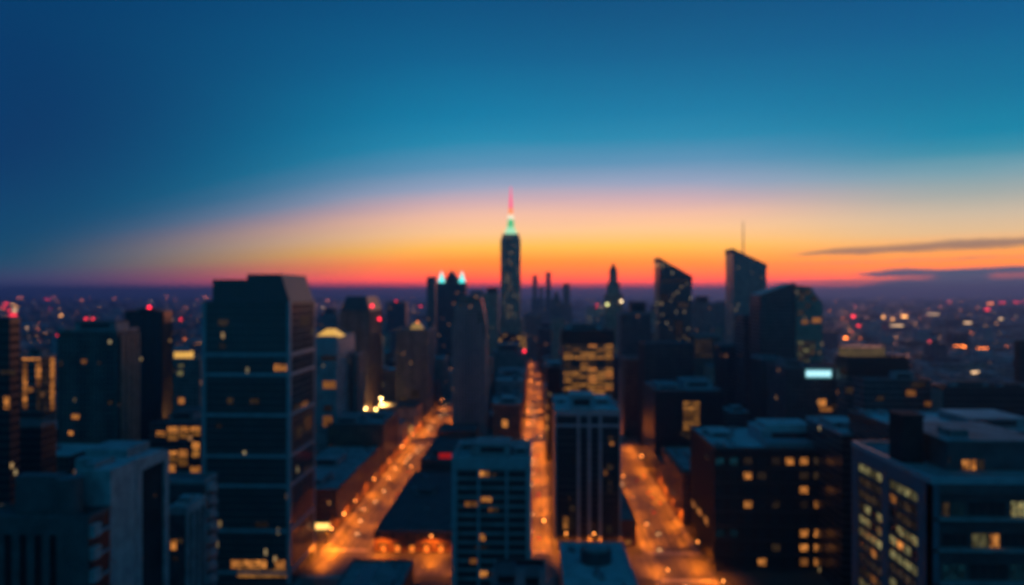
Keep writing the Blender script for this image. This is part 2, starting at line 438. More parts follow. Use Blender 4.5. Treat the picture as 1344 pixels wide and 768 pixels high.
litrow(t1, Y0 + .5, [(360, 478, 370, 487, 'lit_amber', 2), (370.5, 478, 377, 487, 'lit_amber', 2), (303, 735, 318, 746, 'lit_amber', 3), (319, 735, 334, 746, 'lit_amber', 3), (335, 735, 350, 746, 'lit_amber', 3),
    (361, 735, 375, 747, 'lit_amber', 3), (311, 748, 345, 758, 'lit_gold', 4), (346, 748, 376, 758, 'lit_gold', 4), (286, 419, 300, 428, 'lit_dim', 2), (287, 450, 297, 458, 'lit_dim', 2),
    (328, 523, 340, 530, 'lit_dim', 2), (335, 684, 352, 692, 'lit_dim', 2), (284, 556, 292, 562, 'lit_dim', 1), (298, 522, 306, 530, 'lit_dim', 1)])
litrow(t1, 0, [(386, 530, 394, 538, 'lit_dim', 2), (395, 527, 404, 534, 'lit_amber', 2), (394, 415, 406, 428, 'lit_dim', 2), (388, 560, 396, 575, 'lit_dim', 2), (399, 545, 408, 566, 'lit_dim', 2),
    (398, 612, 410, 620, 'lit_dim', 2), (392, 748, 402, 760, 'lit_pale', 2), (403, 736, 412, 748, 'lit_pale', 2)], X1 - .5, 'right')

# --- white ribbed block and its slabs in the lower left corner
XR = -128.
d = dside(115, XR); Z = wz(678, -175, d); dB = dside(144, XR)
f1 = thing('white_block', 'pale concrete block with dark vertical slots and zigzag side balconies in near lower left', 'building', (XR - 30, d + 6, 0))
claim(-240, XR, d, dB + .5)
MB().box(-240, XR, d + .8, dB - .3, 0, Z - 1).build('wall', 'black', f1)
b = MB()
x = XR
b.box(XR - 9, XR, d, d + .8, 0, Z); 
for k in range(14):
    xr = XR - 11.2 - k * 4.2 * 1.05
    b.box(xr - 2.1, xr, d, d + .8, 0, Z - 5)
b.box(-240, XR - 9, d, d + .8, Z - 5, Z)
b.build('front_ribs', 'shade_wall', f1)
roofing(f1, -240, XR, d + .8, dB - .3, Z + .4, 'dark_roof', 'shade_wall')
for k in range(9):
    z = Z - 6 - k * 6.5
    b = MB(); b.box(XR + .005, XR + 1.6, d + .6, d + 4.4, z, z + 3.6); b.box(XR + .005, XR + 1.2, d + 4.4, dB - .4, z + .2, z + .5)
    b.build('balcony', 'white', f1)
x0, x1 = wx(20, d + 5), wx(76, d + 5)
zt = wz(625, x0, d + 5)
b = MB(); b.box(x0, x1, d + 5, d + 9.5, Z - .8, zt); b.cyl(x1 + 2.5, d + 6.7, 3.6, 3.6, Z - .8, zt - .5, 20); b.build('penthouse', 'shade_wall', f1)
dC = dside(178, XR); zt = wz(618, XR, dB)
s1 = thing('concrete_slab_tower', 'blank pale concrete end wall rising behind the white ribbed block', 'building', (XR - 20, (dB + dC) / 2, 0))
claim(-175, XR, dB + .6, dC)
MB().box(wx(104, dB + .6), XR, dB + .6, dC, 0, zt).build('wall', 'white', s1)
MB().box(wx(104, dB + .6) + .5, XR - 6, dB + 2, dC - 1, zt, zt + 1.5).build('roof', 'roof', s1)
dD = dside(222, XR)
s2 = thing('framed_slab_tower', 'pale slab tower framing one tall dark glass panel, lower left', 'building', (XR - 20, (dC + dD) / 2, 0))
claim(-150, XR, dC + .2, dD)
zt = wz(598, XR, dC + 6)
MB().box(-146, XR - .8, dC + 2, dD - .4, 0, zt - 1).build('glass_panel', 'matt_glass', s2)
b = MB(); b.box(-148, XR, dC + .3, dC + 4.2, 0, zt); b.box(-148, XR, dD - 3.2, dD, 0, zt - 1.5); b.box(-148, XR, dC + 4.2, dD - 3.2, zt - 4.5, zt - .6)
b.build('frame_wall', 'white', s2)
b = MB(); b.box(-147, XR - 5, dC + 4, dD - 4, zt - .6, zt + 2.4); b.build('plant_room', 'grey', s2)
litrow(s2, 0, [(201, 647, 205, 653, 'lit_dim', 1), (183, 712, 187, 717, 'lit_dim', 1), (184, 730, 188, 736, 'lit_dim', 1)], XR - .8, 'right')
dE = dside(246, XR); dG = dside(271, XR); zt = wz(665, XR, dE)
s3 = thing('columned_block', 'dark block with pale vertical columns down its side, beside the glass tower', 'building', (XR - 15, (dE + dG) / 2, 0))
xl = wx(222, dE)
claim(xl, XR, dE, dG)
MB().box(xl, XR - .9, dE, dG, 0, zt - 3).build('wall', 'dark', s3)
b = MB(); b.box(xl - .2, XR + .1, dE - .3, dG + .1, zt - 3, zt); b.build('parapet', 'white', s3)
for k in range(4):
    y = dE + .2 + (dG - dE - 1.6) * k / 3
    MB().box(XR - .9, XR, y, y + 1.3, 0, zt - 3).build('column', 'white', s3)
b = MB(); b.box(xl + .8, XR - 2, dE + .8, dG - 1, zt, zt + .6); b.box(xl + 2, xl + 6, dE + 3, dE + 8, zt + .6, zt + 2.6, 1); b.build('roof', ['pale_roof', 'grey'], s3)
litrow(s3, dE, [(224, 708, 232, 722, 'lit_amber', 2), (233, 706, 240, 713, 'lit_dim', 2), (226, 730, 234, 736, 'lit_dim', 2)])
dI = dside(289, XR); zt = wz(632, XR, dG)
s4 = thing('balcony_slab', 'slim dark slab with a column of pale zigzag balconies against the glass tower', 'building', (XR - 10, (dG + dI) / 2, 0))
claim(XR - 26, XR, dG + .5, dI)
MB().box(XR - 26, XR - 1.2, dG + .5, dI, 0, zt - .5).build('wall', 'dark', s4)
roofing(s4, XR - 26, XR - 1.2, dG + .5, dI, zt + .4, 'roof', 'grey')
for k in range(14):
    z = zt - 2 - k * 5.2
    b = MB(); b.box(XR - 1.195, XR + .3, dG + 2.5, dG + 8.5, z - 2.6, z); b.box(XR - 1.195, XR - .4, dG + 8.5, dI - 1, z - 4.2, z - 3)
    b.build('balcony', 'white', s4)

# --- left middle distance
r, X0, X1, Y0, Y1, Z = tower('olive_tower', 'broad olive grey tower with a pale brown sunset-tinted flank and red roof lights', 76, 154, 432, 500, side=182, wall=FA['olive_facade'], roof='dark_roof', plants=[(.2, .9, .2, .8, 6)], fins=(13, .7, .5), finmat='dark')
MB().box(X1 + .52, X1 + 1.2, Y0 + 1.5, Y1 - 1, 0, Z - 4).build('lit_tone_panel', 'brown', r)  # sunset light on the flank, put into the panel's brown colour
b = MB()
for k in range(4): y = Y0 + 2.5 + k * (Y1 - Y0 - 6) / 3; b.box(X1 + 1.2, X1 + 1.8, y, y + 1.8, 0, Z - 4)
b.build('side_ribs', surf('lit_flank_stone', (.3, .22, .18)), r)  # warm rib tone carries the same painted sunset light
for px in (77, 148): beacon(r, wx(px, Y0 + 1), Y0 + 1, Z - 7 if px == 77 else Z - 7.2, 1.1)
litrow(r, Y0 - .55, [(107, 472, 113, 477, 'lit_amber', 1), (128, 475, 132, 479, 'lit_dim', 1), (78, 474, 82, 481, 'lit_dim', 1), (94, 544, 104, 550, 'lit_amber', 2), (142, 526, 147, 531, 'lit_dim', 1), (90, 566, 96, 571, 'lit_amber', 1)])
r, X0, X1, Y0, Y1, Z = tower('black_tower', 'plain black tower with an orange glow coloured onto its top corner behind the olive tower', 164, 213, 408, 620, side=226, wall=FA['black_facade'], roof='dark_roof', par='black', fins=(4, .8, .4), finmat='black', plants=[(.2, .8, .3, .8, 3)])
MB().box(X1 + .45, X1 + 1.0, Y0 + 1.5, Y1 - 1.5, Z - 10, Z - 1).build('corner_glow_panel', surf('painted_orange_glow', (.45, .17, .09), .45, .2, .3, .3), r)  # orange glow at the top corner, painted as panel colour
beacon(r, wx(196, Y0 - .5), Y0 - .6, Z, 1.2)
r, X0, X1, Y0, Y1, Z = tower('amber_tower', 'stocky tower with amber lit columns on its upper floors at left edge', 22, 55, 466, 402, side=73, wall=FA['navy_facade'], roof='dark_roof', plants=[(.3, .8, .3, .8, 4)])
pt = [(29, 468, 54, 474, 'lit_amber', 4), (30, 476, 36, 538, 'lit_amber', 2), (47, 475, 54, 508, 'lit_amber', 2), (36, 508, 44, 516, 'lit_amber', 2), (22, 514, 29, 524, 'lit_dim', 1), (48, 510, 54, 539, 'lit_dim', 2)]
for (x0, y0, x1, y1, pane, n) in pt:
    y = y0
    while y < y1 - 1:
        yb = min(y + 7.5, y1); litrow(r, Y0, [(x0, y, x1, yb - .8, pane, n)]); y += 7.5
for k in range(10):
    litrow(r, 0, [(57, 470 + k * 7, 62, 476 + k * 7, 'lit_dim', 1), (65.5, 469 + k * 7, 71.5, 475.4 + k * 7, 'lit_amber', 2)], X1, 'right')
r, X0, X1, Y0, Y1, Z = tower('edge_tower', 'near black tower cut by the left edge under red roof signs', -90, 13, 418, 330, side=26, wall=FA['black_facade'], roof='dark_roof', par='black')
litrow(r, Y0, [(5, 520, 13, 537, 'lit_amber', 1), (2, 486, 20, 492, 'lit_dim', 3)])
r, X0, X1, Y0, Y1, Z = tower('dark_base_block', 'dark mid-rise below the amber lit tower', -60, 54, 556, 372, side=74, wall=FA['black_facade'], roof='dark_roof')
r, X0, X1, Y0, Y1, Z = tower('amber_block', 'low block with amber lit upper floors just left of the glass tower', 196, 264, 556, 452, depth=60, wall=FA['navy_facade'], roof='dark_roof', par='dark', plants=[(.1, .6, .3, .7, 5)])
for (x0, y0, x1, y1) in ((205, 566, 217, 573), (220, 560, 233, 578), (235, 560, 248, 575), (250, 560, 263, 572), (222, 592, 232, 606), (234, 590, 246, 612), (222, 610, 230, 630), (236, 620, 248, 636), (250, 612, 263, 634), (252, 580, 262, 600)):
    litrow(r, Y0, [(x0, y0, x1, (y0 + y1) / 2 - .6, 'lit_amber', 3), (x0, (y0 + y1) / 2 + .6, x1, y1, 'lit_gold', 3)])
r, X0, X1, Y0, Y1, Z = tower('narrow_block', 'narrow dark block with a yellow lit roof room left of the glass tower', 224, 262, 470, 700, depth=30, wall=FA['dusky_facade'], roof='dark_roof')
xa, xb = wx(227, 700), wx(245, 700)
b = MB(); b.box(xa, xb, Y0 + 2, Y0 + 14, Z - 1.2, Z + 5.5); b.box(xa - .4, xb + .4, Y0 + 1.6, Y0 + 14.4, Z + 5.5, Z + 6.2, 1); b.build('roof_room', ['crown', 'dark'], r)
litrow(r, Y0, [(234, 478, 241, 482, 'lit_pale', 2), (233, 487, 240, 493, 'lit_pale', 2), (234, 522, 242, 530, 'lit_amber', 2), (226, 484, 230, 489, 'lit_dim', 1)])

# --- behind the glass tower
r, X0, X1, Y0, Y1, Z = tower('pale_tower', 'pale tower with a gold floodlit hip lantern right of the glass tower', 398, 442, 441, 640, side=465, wall=FA['pale_facade'], roof='roof', par='white', ph=1)
b = MB(); xa, xb = wx(413, 640), wx(444, 640)
MB().frus(xa, xb, Y0 + 1, Y0 + 26, Z - 1, xa + 7, xb - 7, Y0 + 9, Y0 + 18, Z + 5.2).build('lantern_roof', 'crown', r)
b = MB(); b.ring(X0 - .4, X1 + .4, Y0 - .4, Y1 + .4, Z - 15, Z - 3, .35); b.build('cornice_band', 'blueband', r)
litrow(r, Y0, [(422, 467, 441, 473, 'lit_dim', 4), (424, 500, 441, 510, 'lit_amber', 4), (424, 546, 436, 560, 'lit_amber', 3), (425, 532, 436, 540, 'lit_dim', 3)])
r, X0, X1, Y0, Y1, Z = tower('pale_annex', 'slim grey annex standing beside the pale tower with the gold lantern', 462, 470, 464, 680, depth=26, wall=FA['dusky_facade'])
XL = wx(447, 850); XQ = wx(485, 850); Y0 = 850; Y1 = dside(501, XQ); Z = wz(388, -200, 850)
r = thing('dark_chamfered_tower', 'dark brown tower with chamfered shoulders in front of the sunset', 'skyscraper', ((XL + XQ) / 2, (Y0 + Y1) / 2, 0)); claim(XL, XQ, Y0, Y1)
zs = wz(408, -200, 850)
MB().box(XL, XQ, Y0, Y1, 0, zs).build('wall', FA['dusky_facade'], r)
MB().frus(XL, XQ, Y0, Y1, zs, XL + 6, XQ - 4, Y0 + 3, Y1 - 9, Z - 1).build('crown', 'dark', r)
b = MB()
for k in range(9): x = XL + (XQ - XL - 1) * k / 8; b.box(x, x + 1, Y0 - .6, Y0 - .01, 0, zs)
for k in range(9): y = Y0 + (Y1 - Y0 - 1) * k / 8; b.box(XQ + .01, XQ + .6, y, y + 1, 0, zs)
b.build('facade_ribs', 'brown', r)
beacon(r, XQ + .8, Y0 + 10, zs + 2, 1.7, 'flood' if 0 else 'beacon'); beacon(r, XQ + 1.2, Y1 - 20, zs - 14, 1.6)

# --- brick blocks lining the left avenue
r, X0, X1, Y0, Y1, Z = tower('brick_block', 'low brick block with a blue roof at the near corner of the left avenue', 400, 445, 642, 484, depth=140, wall=FA['brick_facade'], roof='roof', par='brick', X=(-170, -125.5), plants=[(.3, .7, .1, .3, 4), (.2, .6, .5, .7, 5)], unit=7)
b = MB(); xa, xb = wx(414, 483), wx(432, 483); b.box(xa, xb, Y0 - 2, Y0 - .01, .3, 4.2); b.box(xa - .5, xb + .5, Y0 - 2.6, Y0 - .01, 4.2, 4.7, 1); b.build('lit_kiosk', [glow('kiosk_light', (1, .55, .13), 2.2), 'dark'], r)
r, X0, X1, Y0, Y1, Z = tower('dark_brick_block', 'taller dark brick block further along the left avenue, terrace roofs at several levels', 470, 524, 556, 632, depth=72, wall=FA['brick_facade'], roof='roof', par='dark', X=(-172, -125.5), plants=[(.1, .5, .1, .5, 5), (.6, .9, .5, .8, 3)], unit=5)
litrow(r, Y0, [(431, 584, 439, 590, 'lit_amber', 2), (446, 584, 452, 590, 'lit_dim', 2)])
claim(-216, -169, 800, 850)   # the floodlit plaza
# lit hall behind the second cross street
r, X0, X1, Y0, Y1, Z = tower('floodlit_hall', 'low hall with a yellow floodlit arcade facing the side street', 505, 552, 534, 812, depth=46, wall=FA['stone_facade'], roof='dark_roof', par='brown', X=(-168, -126))
b = MB()
for k in range(7):
    x = X0 + 2 + k * (X1 - X0 - 4) / 7
    MB().box(x + .6, x + 3.6, Y0 - .3, Y0 - .02, 1, 8.5).build('lit_arch', glow('hall_light', (1, .5, .12), .5) if k == 0 else bpy.data.materials['hall_light'], r)
r, X0, X1, Y0, Y1, Z = tower('gold_capped_tower', 'broad grey brown tower with a dim gold lit cap before the twin crowned tower', 519, 569, 432, 905, depth=48, wall=FA['dusky_facade'], roof='dark_roof', X=(wx(519, 905), -125.5), plants=[], fins=(10, .9, .5), finmat='grey')
xa, xb = wx(536, 905), wx(553, 905)
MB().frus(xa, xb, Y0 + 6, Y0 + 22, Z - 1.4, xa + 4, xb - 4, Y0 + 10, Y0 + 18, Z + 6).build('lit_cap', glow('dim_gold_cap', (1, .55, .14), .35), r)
litrow(r, Y0 - .55, [(524, 520, 534, 530, 'lit_dim', 3), (540, 512, 550, 522, 'lit_dim', 3)])

# ================================================================== CENTRE
# --- low dark-roofed block with orange lit arcade
r, X0, X1, Y0, Y1, Z = tower('arcade_block', 'long low black-roofed brick block with an orange lit arcade at the crossing', 487, 592, 697, 442, depth=150, wall='brick', roof='dark_roof', par='dark', X=(-93, -14), plants=[(.15, .3, .55, .7, 3.5), (.5, .7, .7, .9, 5), (.55, .8, .15, .3, 2.5)], unit=12)
for k in range(9):
    x = X0 + 3 + k * 8.4
    b = MB(); b.box(x + 1, x + 3.4, Y0 - .2, Y0 - .01, .3, 3.6)
    b.build('lit_doorway', glow('doorway_light', (1, .27, .03), 1.0) if k == 0 else bpy.data.materials['doorway_light'], r)
    MB().box(x - .8, x + 5, Y0 - 1.6, Y0 - .01, 4.7, 5.1).build('awning', 'dark', r)
for k in range(10):
    window(r, X0 + 2.6 + k * 8.2, Y0, 9, 2.6, 2.8, 'glass', 'front', 2)
for k in range(17): window(r, X0, Y0 + 5 + k * 8.5, 8.6, 2.6, 2.8, 'glass' if k % 6 else 'lit_dim', 'left', 2)
r, X0, X1, Y0, Y1, Z = tower('red_sign_block', 'dark mid-block building with a red neon roof sign behind the arcade block', 560, 592, 604, 600, depth=100, wall=FA['low_facade'], roof='dark_roof', par='dark', X=(-90, -45), plants=[(.1, .5, .2, .6, 4)], unit=4)
xa, xb = wx(576, 600), wx(592, 600)
b = MB(); b.box(xa, xb, Y0 + 1.5, Y0 + 2.1, Z + 1, Z + 5); b.box(xa + 1, xa + 1.4, Y0 + 2.1, Y0 + 2.5, Z - 1, Z + 4, 1); b.box(xb - 1.4, xb - 1, Y0 + 2.1, Y0 + 2.5, Z - 1, Z + 4, 1); b.build('neon_sign', ['sign_red', 'black'], r)
r, X0, X1, Y0, Y1, Z = tower('blue_roof_block', 'squat block with a pale blue roof and one amber lamp over the middle avenue', 647, 689, 530, 690, depth=36, wall=FA['brick_facade'], roof='pale_roof', par='grey', X=(wx(647, 690), -13), plants=[(.3, .8, .3, .8, 5)], unit=3)
litrow(r, Y0, [(659, 551, 667, 561, 'lit_amber', 2)])
# --- ribbed slab with rounded shoulders
Y0 = 805; XL, XQ = wx(593, Y0), wx(638, Y0)
r = thing('ribbed_slab_tower', 'dark ribbed slab tower with a flat stepped top in front of the lit spire tower', 'skyscraper', ((XL + XQ) / 2, Y0 + 15, 0)); claim(XL, XQ, Y0, Y0 + 32)
zt = wz(388, XL, Y0); z1 = wz(425, XL, Y0); xm = (XL + XQ) / 2
zz = lambda py: wz(py, XL, Y0)
prof = [(XL, 0), (XQ, 0), (XQ, zz(430)), (wx(635.5, Y0), zz(412)), (wx(631, Y0), zz(391)), (wx(629, Y0), zz(388.5)), (wx(603, Y0), zz(388.5)), (wx(601.5, Y0), zz(395)), (wx(597, Y0), zz(396)), (wx(596, Y0), zz(418)), (XL, zz(419))]
MB().yprism(prof, Y0, Y0 + 32).build('wall', FA['dusky_facade'], r)
b = MB()
for k in range(11):
    x = XL + 1 + (XQ - XL - 3) * k / 10
    b.box(x, x + 1.1, Y0 - .9, Y0 - .01, 0, zz(428) if x < wx(598, Y0) else zz(398) if x < wx(627, Y0) else zz(424) if x < wx(633, Y0) else zz(444))
b.build('facade_ribs', 'blueband', r)
# --- office block in front, lower centre
d = 330; X0, X1 = wx(593, d), wx(697, d); Y1 = 369; Z = wz(600, X0, d)
r = thing('office_block', 'grey blue office block with stacked dark window strips and scattered amber rooms, lower centre', 'office building', ((X0 + X1) / 2, (d + Y1) / 2, 0)); claim(X0, X1, d, Y1)
MB().box(X0, X1, d + .6, Y1, 0, Z - 1.6).build('wall', 'grey', r)
b = MB()
b.box(X0, X0 + 2.2, d, d + .6, 0, Z - 5); b.box(X1 - 2.2, X1, d, d + .6, 0, Z - 5); b.box(X0, X1, d, d + .6, Z - 5, Z - 1.6)
px1, px2 = wx(628, d), wx(665, d)
b.box(px1 - .5, px1 + .5, d, d + .6, 0, Z - 5); b.box(px2 - .5, px2 + .5, d, d + .6, 0, Z - 5)
b.build('front_frame', 'blueband', r)
roofing(r, X0, X1, d, Y1, Z, 'roof', 'blueband', [(.28, .72, .2, .62, 5.5), (.05, .22, .55, .8, 2.5), (.78, .95, .3, .7, 3)], 'steel'); units(r, X0, X1, d, Y1, Z - 1.2, 7, 5)
fl = 3.93; bays = ((X0 + 2.2, px1 - .5), (px1 + .5, px2 - .5), (px2 + .5, X1 - 2.2))
for k in range(17):
    z = Z - 5.4 - fl * (k + .5)
    for (a, c) in bays: window(r, (a + c) / 2, d + .6, z, c - a - .1, fl * .62, 'glass', 'front', 5)
litrow(r, d + .44, [(629.5, 618, 636, 626, 'lit_amber', 2), (636.5, 618, 642, 626, 'lit_amber', 2), (645, 621, 652, 626, 'lit_dim', 2), (610, 658, 619, 665, 'lit_amber', 3), (619.5, 658, 627, 665, 'lit_amber', 3), (631, 652, 645, 659, 'lit_amber', 4),
    (641, 666, 647, 672, 'lit_amber', 2), (647.5, 666, 654, 672, 'lit_dim', 2), (629.5, 701, 637, 710, 'lit_amber', 2), (623, 716, 627, 721, 'lit_dim', 1), (630, 716, 640, 721, 'lit_dim', 3), (616, 733, 626, 740, 'lit_amber', 3), (630, 749, 640, 758, 'lit_amber', 3), (642, 751, 650, 757, 'lit_dim', 2)])
# --- blue-roofed low building at the bottom
X0, X1, Y0, Y1, Z = -94, wx(543, 395), 345, 395, 12.
r = thing('blue_roof_shed', 'low building with a broad dark blue roof at the bottom, beside the left avenue', 'building', ((X0 + X1) / 2, 370, 0)); claim(X0, X1, Y0, Y1)
MB().box(X0, X1, Y0, Y1, 0, Z - 1.6).build('wall', 'brick', r); roofing(r, X0, X1, Y0, Y1, Z, 'roof', 'dark', [(.55, .85, .1, .35, 3)])
MB().box(X0 + 7, X0 + 15, Y0 + 4, Y1 - 4, Z - 1.2, Z - .9).build('skylight', 'glass', r); units(r, X0 + 16, X1, Y0, Y1, Z - 1.2, 4, 8)
# --- near black rooftop
d = 214; X0, X1 = wx(650, d + 22), wx(716, d + 22); Z = wz(734, 0, d + 22)
r = thing('black_rooftop', 'black unlit rooftop in the near bottom centre hiding the foot of the office block', 'building', ((X0 + X1) / 2, d + 10, 0)); claim(X0, X1 + 3, d, d + 22)
MB().box(X0, X1, d, d + 22, 0, Z - 1).build('wall', 'black', r); roofing(r, X0, X1, d, d + 22, Z, 'dark_roof', 'black', [(.62, .86, .2, .6, 2.2, 'black'), (.1, .4, .3, .8, 1.8, 'black')])
MB().box(X1 + .01, X1 + 2, d, d + 18, 0, Z - 6).build('stair_shaft', 'black', r)
# --- centre dark tower with white piers
d = 450; X0, X1 = wx(728, d), wx(815, d); Y1 = dside(800, X1); Z = wz(538, X0, d)
r = thing('pier_tower', 'black glass tower with three pale vertical piers and a pale roof frame in mid picture', 'skyscraper', ((X0 + X1) / 2, (d + Y1) / 2, 0)); claim(X0, X1, d, Y1)
MB().box(X0, X1, d + .8, Y1, 0, Z - 1.6).build('wall', FA['black_facade'], r)
roofing(r, X0, X1, d, Y1, Z, 'pale_roof', 'white', [(.24, .6, .1, .35, 9, 'blueband'), (.68, .9, .45, .8, 3, 'steel'), (.06, .2, .5, .8, 2.5, 'steel')]); units(r, X0, X1, d, Y1, Z - 1.2, 6, 3)
for px in (759.5, 773.5, 788): x = wx(px, d); MB().box(x - .8, x + .8, d - .5, d + .8, 0, Z - 3.4).build('pier', 'blueband', r)
b = MB(); b.box(X0, X1, d, d + .8, Z - 3.4, Z - 1.6); b.box(X0, X1, d + .1, d + .8, Z - 10, Z - 8.4); b.box(X0, X0 + .9, d, d + .8, 0, Z - 3.4); b.box(X1 - .9, X1, d, d + .8, 0, Z - 3.4); b.build('front_frame', 'blueband', r)
for (x0, x1) in ((731, 756), (790.5, 812)):
    for k in range(15): 
        y = 566 + k * 9.2; litrow(r, d + .8, [(x0, y, x1, y + 7, 'glass', 6)])
litrow(r, d + .6, [(798, 572, 804, 579, 'lit_dim', 2), (801, 580, 806, 585, 'lit_amber', 2), (797, 609, 804, 616, 'lit_dim', 2), (792, 617, 797, 624, 'lit_amber', 2), (798, 640, 803, 648, 'lit_dim', 2), (752, 602, 756, 607, 'lit_dim', 1), (745, 650, 750, 657, 'lit_dim', 2),
    (748, 663, 755, 672, 'lit_dim', 2), (739, 678, 746, 695, 'lit_amber', 2), (748, 678, 753, 695, 'lit_dim', 2), (796, 690, 803, 700, 'lit_dim', 2), (798, 630, 803, 637, 'lit_dim', 1)])
xw0, xw1 = X1 + .05, wx(835, 457); zw = wz(683, xw1, 457)
w = thing('low_wing', 'low brick wing with blue roof at the right foot of the black glass pier tower', 'building', ((xw0 + xw1) / 2, 490, 0)); claim(xw0, xw1, 457, 560)
MB().box(xw0, xw1, 457, 540, 0, zw - 1.6).build('wall', 'brick', w); roofing(w, xw0, xw1, 457, 540, zw, 'roof', 'brick'); window(w, (xw0 + xw1) / 2, 457, 6.5, 2.4, 2.2, 'glass', 'front', 2); window(w, (xw0 + xw1) / 2, 457, 2.2, 3.4, 2.6, 'lit_amber', 'front', 2)
# --- pale blue roof at the bottom
Y1 = 392; X1 = wx(817, Y1); X0 = wx(734, Y1); Z = wz(711, X1, Y1); Y0 = 330
r = thing('pale_blue_rooftop', 'bright blue flat roof with a dark round plant drum, bottom centre', 'building', ((X0 + X1) / 2, (Y0 + Y1) / 2, 0)); claim(X0, X1, Y0, Y1)
MB().box(X0, X1, Y0, Y1, 0, Z - 1.4).build('wall', 'dark', r); roofing(r, X0, X1, Y0, Y1, Z, 'pale_roof', 'blueband', (), ph=1)
b = MB(); xm = (X0 + X1) / 2 + .5; b.cyl(xm, Y0 + 36, 7.4, 7.4, Z - 1, Z + 5, 24); b.cyl(xm, Y0 + 36, 6.6, 6, Z + 5, Z + 6.5, 24, 1); b.build('plant_drum', ['dark', 'grey'], r); units(r, X0, X1, Y0, Y0 + 26, Z - 1, 4, 9); units(r, X0, X1, Y1 - 16, Y1, Z - 1, 3, 4)
# --- gold lit office
d = 622; X0, X1 = wx(738, d), wx(806, d); Z = wz(433, X0, d)
r = thing('gold_office', 'office tower with gold lit floors under a black top storey, above the pier tower', 'office building', ((X0 + X1) / 2, d + 22, 0)); claim(X0, X1, d, d + 46)
MB().box(X0, X1, d, d + 46, 0, Z - 1.6).build('wall', FA['navy_facade'], r)
roofing(r, X0, X1, d, d + 46, Z, 'dark_roof', 'black', [(.08, .78, .15, .8, 5.5, 'blueband')])
MB().ring(X0 - .5, X1 + .5, d - .5, d + 46.5, Z - 12, Z - 1.7, .45).build('top_band', 'black', r)
q = random.Random(4)
for k in range(20):
    y = 447 + k * 5.1
    if 472 < y < 482: panes = ['lit_dim', 'glass', 'lit_gold', 'lit_dim', 'glass', 'lit_dim']
    elif y > 522: panes = [q.choice(('lit_gold', 'lit_dim', 'glass')) for _ in range(6)]
    else: panes = [q.choice(('lit_gold', 'lit_gold', 'lit_gold', 'lit_dim', 'lit_amber')) if y < 452 or y > 484 else q.choice(('lit_dim', 'lit_gold', 'lit_gold', 'lit_amber', 'lit_dim')) for _ in range(6)]
    for i, p in enumerate(panes):
        if k >= 17: continue
        x0 = 740 + i * 10.8; litrow(r, d, [(x0, y, x0 + 10.2, y + 4.1, p, 3)])
r, X0, X1, Y0, Y1, Z = tower('slim_black_block', 'slim black block with a blue roof closing the middle avenue', 714, 741, 482, 684, depth=40, wall=FA['black_facade'], roof='roof', par='black', X=(10.5, wx(741, 684)), plants=[(.2, .8, .2, .7, 4, 'blueband')])
for (px, py) in ((717.5, 530), (717.5, 545), (717, 558), (717, 570)): litrow(r, Y0, [(px - 1.5, py, px + 2.5, py + 7, 'lit_amber', 1)])
b = MB(); b.box(-11.5, -8, 800.2, 806, 0, 14); claim(-12, -6, 800, 806)
# block with a bright orange wall by the middle avenue
r, X0, X1, Y0, Y1, Z = tower('avenue_brick_block', 'brown block with its flank glowing orange over the middle avenue', 655, 689, 492, 1062, depth=120, wall=FA['brick_facade'], roof='roof', par='brown', X=(-54, -13), plants=[(.2, .8, .1, .4, 6)])
litrow(r, Y0, [(677, 500, 685, 505, 'lit_amber', 2)])
r, X0, X1, Y0, Y1, Z = tower('brown_mid_tower', 'dark brown stepped tower below the lit spire tower', 646, 683, 462, 1180, depth=70, wall=FA['dusky_facade'], roof='roof', X=(-66, -14), plants=[(.15, .8, .2, .8, 12, 'brown')])
beacon(r, X1 - 2, Y0 - 1, Z - 2, 2)
# ================================================================== the lit spire tower
d = 1500; X0, X1 = wx(657, d), wx(683, d); xm = (X0 + X1) / 2; ym = d + 20
Z = wz(307, xm, d)
r = thing('spire_tower', 'tallest tower, slender with stepped shoulders, mint lit crown and magenta spire', 'skyscraper', (xm, ym, 0)); claim(X0 - 15, X1 + 15, d - 12, d + 55)
MB().box(X0, X1, d, d + 40, 0, Z - 9).build('shaft', FA['spire_facade'], r)
MB().box(wx(649, d), wx(690, d), d - 10, d + 52, 0, wz(438, xm, d)).build('base_block', FA['amber_facade'], r)
MB().box(wx(653, d), wx(687, d), d - 5, d + 46, wz(438, xm, d), wz(418, xm, d)).build('setback_storey', FA['stone_facade'], r)
b = MB()
for k in range(6): x = X0 + (X1 - X0 - 1.6) * k / 5; b.box(x, x + 1.6, d - .9, d - .02, wz(418, xm, d), Z - 9)
b.build('facade_ribs', 'brown', r)
MB().box(X0 + 2.5, X1 - 2.5, d + 3, d + 37, Z - 9, Z).build('upper_block', FA['spire_facade'], r)
zz = lambda py: wz(py, xm, d)
MB().frus(xm - 13, xm + 13, ym - 13, ym + 13, zz(306.8), xm - 7, xm + 7, ym - 7, ym + 7, zz(297.5)).build('lit_crown', 'spire_mint', r)
MB().cyl(xm, ym, 6.6, 6, zz(297.5), zz(287), 12).build('green_lantern', 'spire_green', r)
MB().cyl(xm, ym, 6, 5, zz(287), zz(280.5), 12).build('white_drum', 'spire_white', r)
MB().cyl(xm, ym, 4.6, 3.6, zz(280.5), zz(272), 10).build('spire_foot', glow('orange_lit_foot', (1, .25, .06), 1.3), r)
MB().cyl(xm, ym, 3.6, .7, zz(272), zz(243), 10).build('spire', 'spire_pink', r)
